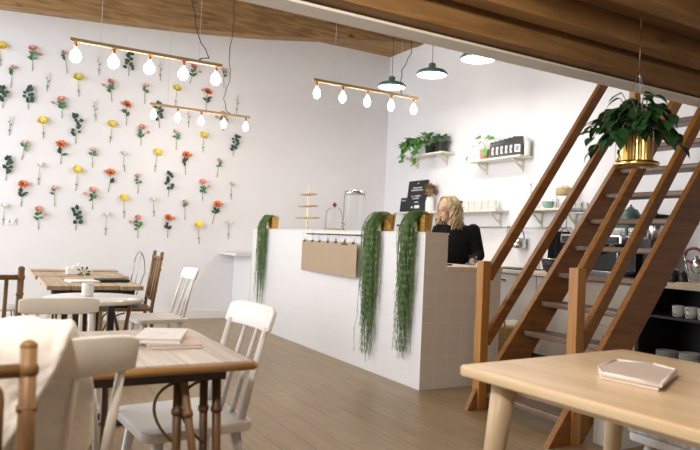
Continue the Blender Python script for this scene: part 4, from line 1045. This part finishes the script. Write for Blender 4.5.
# worktop contents
t = thing('induction_hob', 'flat black hob set on the worktop between the handrails', 'hob', (5.02, 5.20, .9055))
b = MB(); b.bx((-.20, -.26, 0), (.20, .26, .012), .002); b.build('plate', M_black, t)
b = MB()
for y in (-.12, .12): b.lathe([(.07, .0125), (.075, .0125), (.075, .0135), (.07, .0135)], (0, y, 0), 24)
b.build('ring_mark', M_wire, t)
t = thing('soap_pump', 'small white pump bottle at the back of the worktop by the hob', 'bottle', (5.30, 5.12, .9055))
b = MB(); b.lathe([(0, 0), (.03, 0), (.03, .09), (.012, .11), (.012, .125), (0, .125)], n=20); b.build('body', M_ceramic, t)
b = MB(); b.tube([(0, 0, .125), (0, 0, .15), (-.035, 0, .15)], .005, 8); b.build('pump', M_chrome, t)
t = thing('mixing_bowl', 'dark steel-rimmed bowl beside the far stringer on the worktop', 'bowl', (4.95, 4.57, .9055))
b = MB(); b.lathe([(0, 0), (.065, 0), (.10, .03), (.125, .13), (.118, .13), (.095, .035), (0, .012)], n=32); b.build('bowl', M_black, t)
b = MB(); b.lathe([(.119, .1305), (.13, .1305), (.13, .142), (.119, .142)], n=32); b.build('rim', M_chrome, t)
t = thing('espresso_machine', 'black and steel espresso machine seen through the stairs', 'coffee machine', (5.05, 4.0, .9055))
b = MB(); b.bx((-.22, -.30, 0), (.26, .36, .06), .008); b.build('drip_base', M_chrome, t)
b = MB(); b.bx((-.02, -.30, .061), (.26, .36, .30), .01); b.build('body', M_black, t)
b = MB(); b.bx((-.24, -.31, .301), (.27, .37, .385), .014); b.build('top_case', M_chrome, t)
b = MB(); b.bx((-.255, -.28, .315), (-.241, .34, .365), .003); b.build('front_trim', M_black, t)
for y in (-.14, .18):
    b = MB(); b.lathe([(0, .30), (.035, .30), (.035, .24), (.03, .225), (0, .225)][::-1], (-.13, y, 0), 20); g = b.build('group_head', M_chrome, t)
    b = MB(); b.tube([(-.16, y, .232), (-.30, y, .215)], [.010, .014], 10); b.build('portafilter_handle', M_black, g)
for y in (-.27, .33):
    b = MB(); b.tube([(-.20, y, .30), (-.23, y, .22), (-.235, y, .10)], .005, 8); b.build('steam_wand', M_chrome, t)
for x in (-.23, .25):
    b = MB(); b.tube([(x, -.30, .385), (x, -.30, .43), (x, .36, .43), (x, .36, .385)], .005, 8); b.build('cup_rail', M_chrome, t)
for k, y in enumerate((4.30, 4.21)):
    t = thing('espresso_cup', 'white cup on top of the espresso machine, %s from the left' % ORD[k], 'cup', (4.95, y, 1.291), 0, 'cups on the espresso machine')
    b = MB(); b.lathe([(0, 0), (.025, 0), (.038, .03), (.042, .065), (.039, .065), (.034, .03), (0, .006)], n=20); b.build('body', M_ceramic, t)
    b = MB(); b.tube(bez((0, -.04, .05), (0, -.07, .055), (0, -.065, .015), (0, -.035, .02), 8), .004, 6); b.build('handle', M_ceramic, t)
t = thing('green_kettle', 'dark teal kettle on a flat tray above the espresso machine', 'kettle', (5.10, 3.90, 1.37))
b = MB(); b.bx((-.16, -.18, 0), (.16, .28, .012), .003); b.build('tray', M_teal, t)
for x in (-.13, .13):
    for q in (-.15, .23):
        b = MB(); b.bx((x-.01, q, -.078), (x+.01, q+.02, -.0005)); b.build('tray_foot', M_teal, t)
b = MB(); b.lathe([(0, .013), (.085, .013), (.095, .03), (.088, .11), (.06, .16), (.035, .17), (0, .172)], (0, -.08, 0), 28); b.build('body', M_teal, t)
b = MB(); b.tube([(0, -.01, .06), (0, .04, .10), (0, .07, .15)], [.02, .013, .009], 10); b.build('spout', M_teal, t)
b = MB(); b.lathe([(0, .173), (.03, .173), (.028, .182), (.008, .186), (.012, .205), (0, .21)], (0, -.08, 0), 16); b.build('lid', M_teal, t)
t = thing('coffee_grinder', 'black coffee grinder with a clear cone hopper right of the espresso machine', 'grinder', (5.08, 3.58, .9055))
b = MB(); b.bx((-.10, -.09, 0), (.12, .09, .03), .006); b.bx((-.02, -.08, .03), (.11, .08, .36), .02); b.bx((-.10, -.06, .25), (-.02, .06, .36), .012); b.build('body', M_black, t)
b = MB(); b.lathe([(.045, .361), (.05, .38), (.105, .56), (.10, .56), (.045, .385)], (.03, 0, 0), 24); b.build('hopper', M_chrome, t)
b = MB(); b.lathe([(0, .561), (.125, .561), (.125, .575), (.02, .585), (.018, .60), (0, .602)], (.03, 0, 0), 24); b.build('lid', M_black, t)
for k, (y, h, lab) in enumerate(((3.40, .10, 'black canister beside the grinder at the right of the stairs'), (3.305, .07, 'lower black canister at the right of the stairs'))):
    t = thing('black_canister', lab, 'canister', (5.12, y, .9055))
    b = MB(); b.lathe([(0, 0), (.04, 0), (.042, .004), (.042, h), (0, h)], n=20); b.build('body', M_black, t)
    b = MB(); b.lathe([(0, h+.001), (.043, h+.001), (.043, h+.015), (.012, h+.018), (.012, h+.03), (0, h+.032)], n=20); b.build('lid', M_black if k else M_chrome, t)
t = thing('hand_blender', 'steel and red hand tool on a stand at the right edge of the worktop', 'kitchen tool', (5.10, 3.19, .9055))
b = MB(); b.lathe([(0, 0), (.07, 0), (.07, .012), (.02, .02), (0, .02)], n=24); b.build('stand_base', M_chrome, t)
b = MB(); b.tube([(0, .05, .02), (0, .10, .24)], .010, 10); b.build('stand_rod', M_chrome, t)
b = MB(); b.tube([V(0, .02+.075*math.cos(a), .235+.06*math.sin(a)) for a in [2*PI*i/16 for i in range(15)]], .012, 10); b.build('red_handle', M_red, t)
b = MB(); b.ell((0, -.02, .15), (.05, .06, .07)); b.tube([(0, -.01, .2), (0, .0, .225)], .02, 10); b.build('motor_body', M_chrome, t)
tag(MB().bx((4.76, 2.75, .9055), (5.0, 3.14, .925), .004).build('cutting_board', M_maple), 'pale cutting board at the right edge of the kitchen worktop', 'cutting board')
t = thing('straw_basket', 'straw coloured basket on the floor behind the far stringer', 'basket', (4.50, 4.63, 0))
b = MB(); b.lathe([(0, 0), (.15, 0), (.17, .03), (.185, .36), (.18, .40), (.172, .40), (.175, .36), (.16, .03), (0, .02)], n=28); b.build('body', M_wicker, t)
for s in (-1, 1):
    b = MB(); b.tube([V(s*.17, .06*math.cos(a), .39+.09*math.sin(a)) for a in [PI*i/10 for i in range(11)]], .008, 8); b.build('handle', M_wicker, t)
b = MB(); b.lathe([(0, .30), (.171, .30), (.171, .36), (.10, .42), (0, .44)], n=20); b.build('cloth_filling', M_cushion, t)

# ------------------------------------------------------------------ the woman behind the counter
TH = math.radians(126.9)
wm = thing('person', 'person with wavy blond hair in a black sweater working behind the counter', 'person', (4.02, 4.965, 0), TH)
def cap(b, a, c, r0, r1, n=14):
    a, c = Vector(a), Vector(c)
    P = [a.lerp(c, i/4) for i in range(5)]
    b.tube(P, [r0+(r1-r0)*i/4 for i in range(5)], n)
    b.ell(a, (r0,)*3, None, 14, 10); b.ell(c, (r1,)*3, None, 14, 10)
def remesh(o, vox, it=6):
    m = o.modifiers.new('one skin', 'REMESH'); m.mode = 'VOXEL'; m.voxel_size = vox; m.use_smooth_shade = True
    s = o.modifiers.new('soften', 'SMOOTH'); s.factor = .5; s.iterations = it
Hc = V(.075, .085, 1.485)                  # head centre
yaw = math.radians(-40); pit = math.radians(-12)
HM = Matrix.Translation(Hc) @ Euler((pit, 0, yaw), 'XYZ').to_matrix().to_4x4()
HM = Matrix.Translation(Hc) @ (Matrix.Rotation(yaw, 4, 'Z') @ Matrix.Rotation(pit, 4, 'X'))
hp = lambda x, y, z: HM @ V(x, y, z)
shL, shR = V(-.165, -.005, 1.285), V(.175, .01, 1.275)
elL, elR = V(-.235, .02, 1.045), V(.255, .03, 1.04)
wrL, wrR = V(-.215, .215, .995), V(.13, .225, 1.06)
hips = {-1: V(-.095, 0, .86), 1: V(.095, 0, .86)}
b = MB()
b.ell((0, .0, .93), (.165, .11, .13)); b.ell((0, .0, 1.06), (.135, .10, .15)); b.ell((.005, .015, 1.20), (.155, .105, .14)); b.ell((.01, .01, 1.275), (.165, .08, .07))
cap(b, (.01, .01, 1.28), hp(0, -.02, -.06), .058, .050)
# head: skull, face, jaw, nose, brow, ears
def hell(c, r, e=(0, 0, 0)):
    t = bmesh.new(); bmesh.ops.create_uvsphere(t, u_segments=20, v_segments=14, radius=1)
    for w in t.verts: w.co = Vector((w.co.x*r[0], w.co.y*r[1], w.co.z*r[2]))
    b._append(t, HM @ Matrix.Translation(c) @ Euler(e).to_matrix().to_4x4(), True)
hell((0, -.015, .025), (.074, .092, .090)); hell((0, .035, -.035), (.056, .055, .075)); hell((0, .060, -.092), (.026, .024, .022))
hell((0, .062, .020), (.050, .026, .022)); hell((0, .096, -.022), (.010, .016, .012)); hell((0, .088, -.003), (.008, .012, .026))
for s in (-1, 1):
    hell((s*.074, -.01, -.015), (.010, .020, .030)); hell((s*.036, .062, -.028), (.020, .022, .020))
hell((0, .082, -.058), (.020, .012, .010))
for s, sh, el, wr in ((-1, shL, elL, wrL), (1, shR, elR, wrR)):
    cap(b, sh, el, .047, .038); cap(b, el, wr, .038, .025)
    d = (wr-el).normalized(); up = V(0, 0, 1); sd = d.cross(up).normalized(); up = sd.cross(d).normalized()
    pc = wr + d*.05 - up*.012
    M = Matrix((sd, d, up)).transposed().to_4x4(); M.translation = pc
    t = bmesh.new(); bmesh.ops.create_uvsphere(t, u_segments=14, v_segments=10, radius=1)
    for w in t.verts: w.co = Vector((w.co.x*.040, w.co.y*.048, w.co.z*.016))
    b._append(t, M, True)
    for k, (ox_, L) in enumerate(((-.030, .058), (-.010, .070), (.010, .074), (.030, .066))):
        p0 = M @ V(ox_, .032, 0); p1 = M @ V(ox_*1.08, .032+L*.5, -.008); p2 = M @ V(ox_*1.1, .032+L*.72, -.034); p3 = M @ V(ox_*1.08, .028+L*.62, -.056)
        b.tube([p0, p1, p2, p3], [.0095, .0088, .0082, .0075], 10); 
        for q, r in ((p1, .0088), (p2, .0082), (p3, .0076)): b.ell(q, (r,)*3, None, 8, 6)
    sg = s   # thumb on the inner side
    p0 = M @ V(sg*-.030*1, -.015, -.004); p1 = M @ V(sg*-.055, .020, -.018); p2 = M @ V(sg*-.050, .048, -.036)
    b.tube([p0, p1, p2], [.012, .010, .0085], 10); b.ell(p1, (.010,)*3, None, 8, 6); b.ell(p2, (.0085,)*3, None, 8, 6)
for s in (-1, 1):
    k = V(s*.095, .02, .48); a = V(s*.10, -.02, .08)
    cap(b, hips[s], k, .085, .055); cap(b, k, a, .053, .038)
    cap(b, a+V(0, -.02, -.035), a+V(s*.01, .15, -.045), .034, .030)
o = b.build('body', M_skin, wm); remesh(o, .0075, 3)
# clothes
b = MB()
b.ell((0, .0, .95), (.195, .145, .13)); b.ell((0, .0, 1.06), (.190, .14, .15)); b.ell((.005, .012, 1.19), (.195, .14, .14)); b.ell((.01, .006, 1.275), (.190, .098, .075))
b.tube([(.01, .01, 1.28), (.018, .018, 1.35)], [.095, .068], 20)
for sh, el, wr in ((shL, elL, wrL), (shR, elR, wrR)):
    cap(b, sh, el, .068, .056); cap(b, el, el.lerp(wr, .80), .056, .040)
o = b.build('sweater', M_sweater, wm); remesh(o, .010, 4)
b = MB(); b.ell((0, 0, .87), (.175, .13, .10))
for s in (-1, 1):
    k = V(s*.095, .02, .48); a = V(s*.10, -.02, .09); cap(b, hips[s], k, .097, .066); cap(b, k, a, .066, .055)
o = b.build('trousers', M_trouser, wm); remesh(o, .011, 4)
for s in (-1, 1):
    b = MB(); a = V(s*.10, -.02, .08); cap(b, a+V(0, -.025, -.035), a+V(s*.01, .16, -.042), .044, .037); b.bx((s*.10-.045, -.10, .001), (s*.10+.05, .19, .022), .006); o = b.build('shoe', M_black, wm)
# face details
for s in (-1, 1):
    b = MB(); p = hp(s*.032, .083, -.002); b.ell(p, (.009, .009, .006)); b.build('eye', M_eye, wm)
    b = MB(); b.tube([hp(s*.016, .088, .022), hp(s*.034, .085, .028), hp(s*.050, .072, .022)], [.003, .0035, .002], 6); b.build('eyebrow', M_hair2, wm)
b = MB(); b.tube([hp(-.020, .088, -.060), hp(0, .096, -.057), hp(.020, .088, -.060)], [.003, .007, .003], 8); b.build('lips', M_lip, wm)
# hair
rnd = random.Random(21)
b = MB()
t = bmesh.new(); bmesh.ops.create_uvsphere(t, u_segments=24, v_segments=16, radius=1)
for w in t.verts: w.co = Vector((w.co.x*.088, w.co.y*.100, w.co.z*.092))
b._append(t, HM @ Matrix.Translation((0, -.030, .034)), True)
for k in range(300):
    side = rnd.choice((-1, 1))
    ph = math.radians(rnd.uniform(66, 180))*side      # angle away from the face direction
    fx, fy = math.sin(ph), math.cos(ph)
    rr = rnd.uniform(.084, .118)
    L = rnd.uniform(.17, .255) * (1.0 if abs(ph) > 1.2 else .92)
    p0 = V(fx*.018, -.01+fy*.03+.03*(1 if abs(ph) < 1.4 else 0), .125)
    P = [p0, V(fx*.065, fy*.07-.012, .112+rnd.uniform(-.006, .006)), V(fx*rr*.95, fy*rr-.012, .050)]
    w0 = rnd.uniform(0, 6); n = 9; wav = rnd.uniform(.006, .015)
    for i in range(1, n+1):
        z = .05 - L*i/n
        flare = 1 + .28*i/n
        aa = ph + .10*math.sin(w0+i*1.5)*(i/n+.3)
        P.append(V(math.sin(aa)*(rr*flare)+wav*math.sin(w0+i*1.15), math.cos(aa)*rr*flare*.95-.012+wav*math.cos(w0+i*1.15), z))
    Q = []
    for i, p in enumerate(P):
        q = HM @ p
        if i > 3:       # below the skull the hair hangs straight down
            zz = Hc.z + p.z; q2 = Matrix.Rotation(yaw, 3, 'Z') @ V(p.x, p.y+.0, 0) + V(Hc.x, Hc.y, zz)
            q = q.lerp(q2, min(1, (i-3)/4))
        Q.append(q)
    b.tube(Q, [.005]+[.0095]*(len(Q)-3)+[.006, .002], 6, mi=0 if rnd.random() < .72 else 1)
b.build('hair', [M_hair, M_hair2], wm)
# cloth held in her left hand
hw = Matrix.Translation((4.02, 4.965, 0)) @ Matrix.Rotation(TH, 4, 'Z')
c = hw @ (wrL + (wrL-elL).normalized()*.085 + V(0, 0, -.055))
b = MB(); rnd = random.Random(4)
import mathutils.noise as NZ
t = bmesh.new(); bmesh.ops.create_uvsphere(t, u_segments=28, v_segments=18, radius=1)
for w in t.verts:
    q = 1 + .35*NZ.noise(w.co*2.3) + .12*NZ.noise(w.co*6)
    w.co = Vector((w.co.x*.055*q, w.co.y*.055*q, w.co.z*.060*q - (.03 if w.co.z < 0 else 0)))
b._append(t, None, True)
tag(b.build('cleaning_cloth', M_blue, None, c), 'crumpled blue cloth in the hand of the woman', 'cloth')

# ------------------------------------------------------------------ light and camera
w = bpy.data.worlds.new('World'); SC.world = w; w.use_nodes = True
bg = w.node_tree.nodes['Background']; bg.inputs[0].default_value = (.90, .94, 1.0, 1); bg.inputs[1].default_value = 1.75
def area(name, loc, target, sx_, sy_, power, col=(1, 1, 1)):
    l = bpy.data.lights.new(name, 'AREA'); l.shape = 'RECTANGLE'; l.size = sx_; l.size_y = sy_; l.energy = power; l.color = col
    o = bpy.data.objects.new(name, l); COL.objects.link(o); o.location = loc
    o.rotation_euler = (Vector(target)-Vector(loc)).to_track_quat('-Z', 'Y').to_euler(); return o
def point(name, loc, power, col=(1, .85, .65), r=.05):
    l = bpy.data.lights.new(name, 'POINT'); l.energy = power; l.color = col; l.shadow_soft_size = r
    o = bpy.data.objects.new(name, l); COL.objects.link(o); o.location = loc; return o
area('window_daylight', (-2.55, 5.9, 2.2), (3, 5.6, 1.6), 4.4, 3.2, 165, (.91, .955, 1.0))
for k, (y, z) in enumerate(((6.66, 3.05), (5.82, 3.02), (4.95, 2.97))):
    l = area('pendant_light', (4.25, y, z), (4.25, y, 0), .3, .3, 10, (1, .95, .88))
for (x, y, z, e) in ((.80, 5.32, 2.34, 15), (1.37, 5.32, 2.34, 15), (2.14, 7.45, 2.34, 9), (2.90, 5.38, 2.38, 13), (3.47, 5.38, 2.38, 13)):
    point('bulb_light', (x, y, z), e, (1, .93, .84), .05)
point('unseen_mezzanine_light', (1.35, 1.25, 2.08), 22, (1, .84, .64), .08)
point('unseen_mezzanine_light', (-.35, .95, 2.08), 82, (1, .95, .88), .08)  # no fixture here; added to brighten the sheepskin and left foreground chairs

cam = bpy.data.cameras.new('camera'); co = bpy.data.objects.new('camera', cam); COL.objects.link(co)
F_, YAW, PIT, ROL = 640.7, math.radians(29.54), math.radians(1.26), math.radians(2.54)
cam.sensor_fit = 'HORIZONTAL'; cam.sensor_width = 36.0; cam.lens = F_/700*36.0; cam.clip_start = .05
Fv = V(math.sin(YAW)*math.cos(PIT), math.cos(YAW)*math.cos(PIT), math.sin(PIT))
R0 = V(math.cos(YAW), -math.sin(YAW), 0); U0 = R0.cross(Fv)
Rv = R0*math.cos(ROL)+U0*math.sin(ROL); Uv = -R0*math.sin(ROL)+U0*math.cos(ROL)
Mx = Matrix((Rv, Uv, -Fv)).transposed().to_4x4(); Mx.translation = (0, 0, 1.15)
co.matrix_world = Mx
cam.dof.use_dof = True; cam.dof.focus_distance = 5.2; cam.dof.aperture_fstop = 4.0
SC.camera = co
vs = SC.view_settings
vs.view_transform = 'Standard'; vs.look = 'None'; vs.gamma = 1.0; vs.use_curve_mapping = False; vs.exposure = 0.15
SC.cycles.use_denoising = True
SC.cycles.max_bounces = 8; SC.cycles.transparent_max_bounces = 16
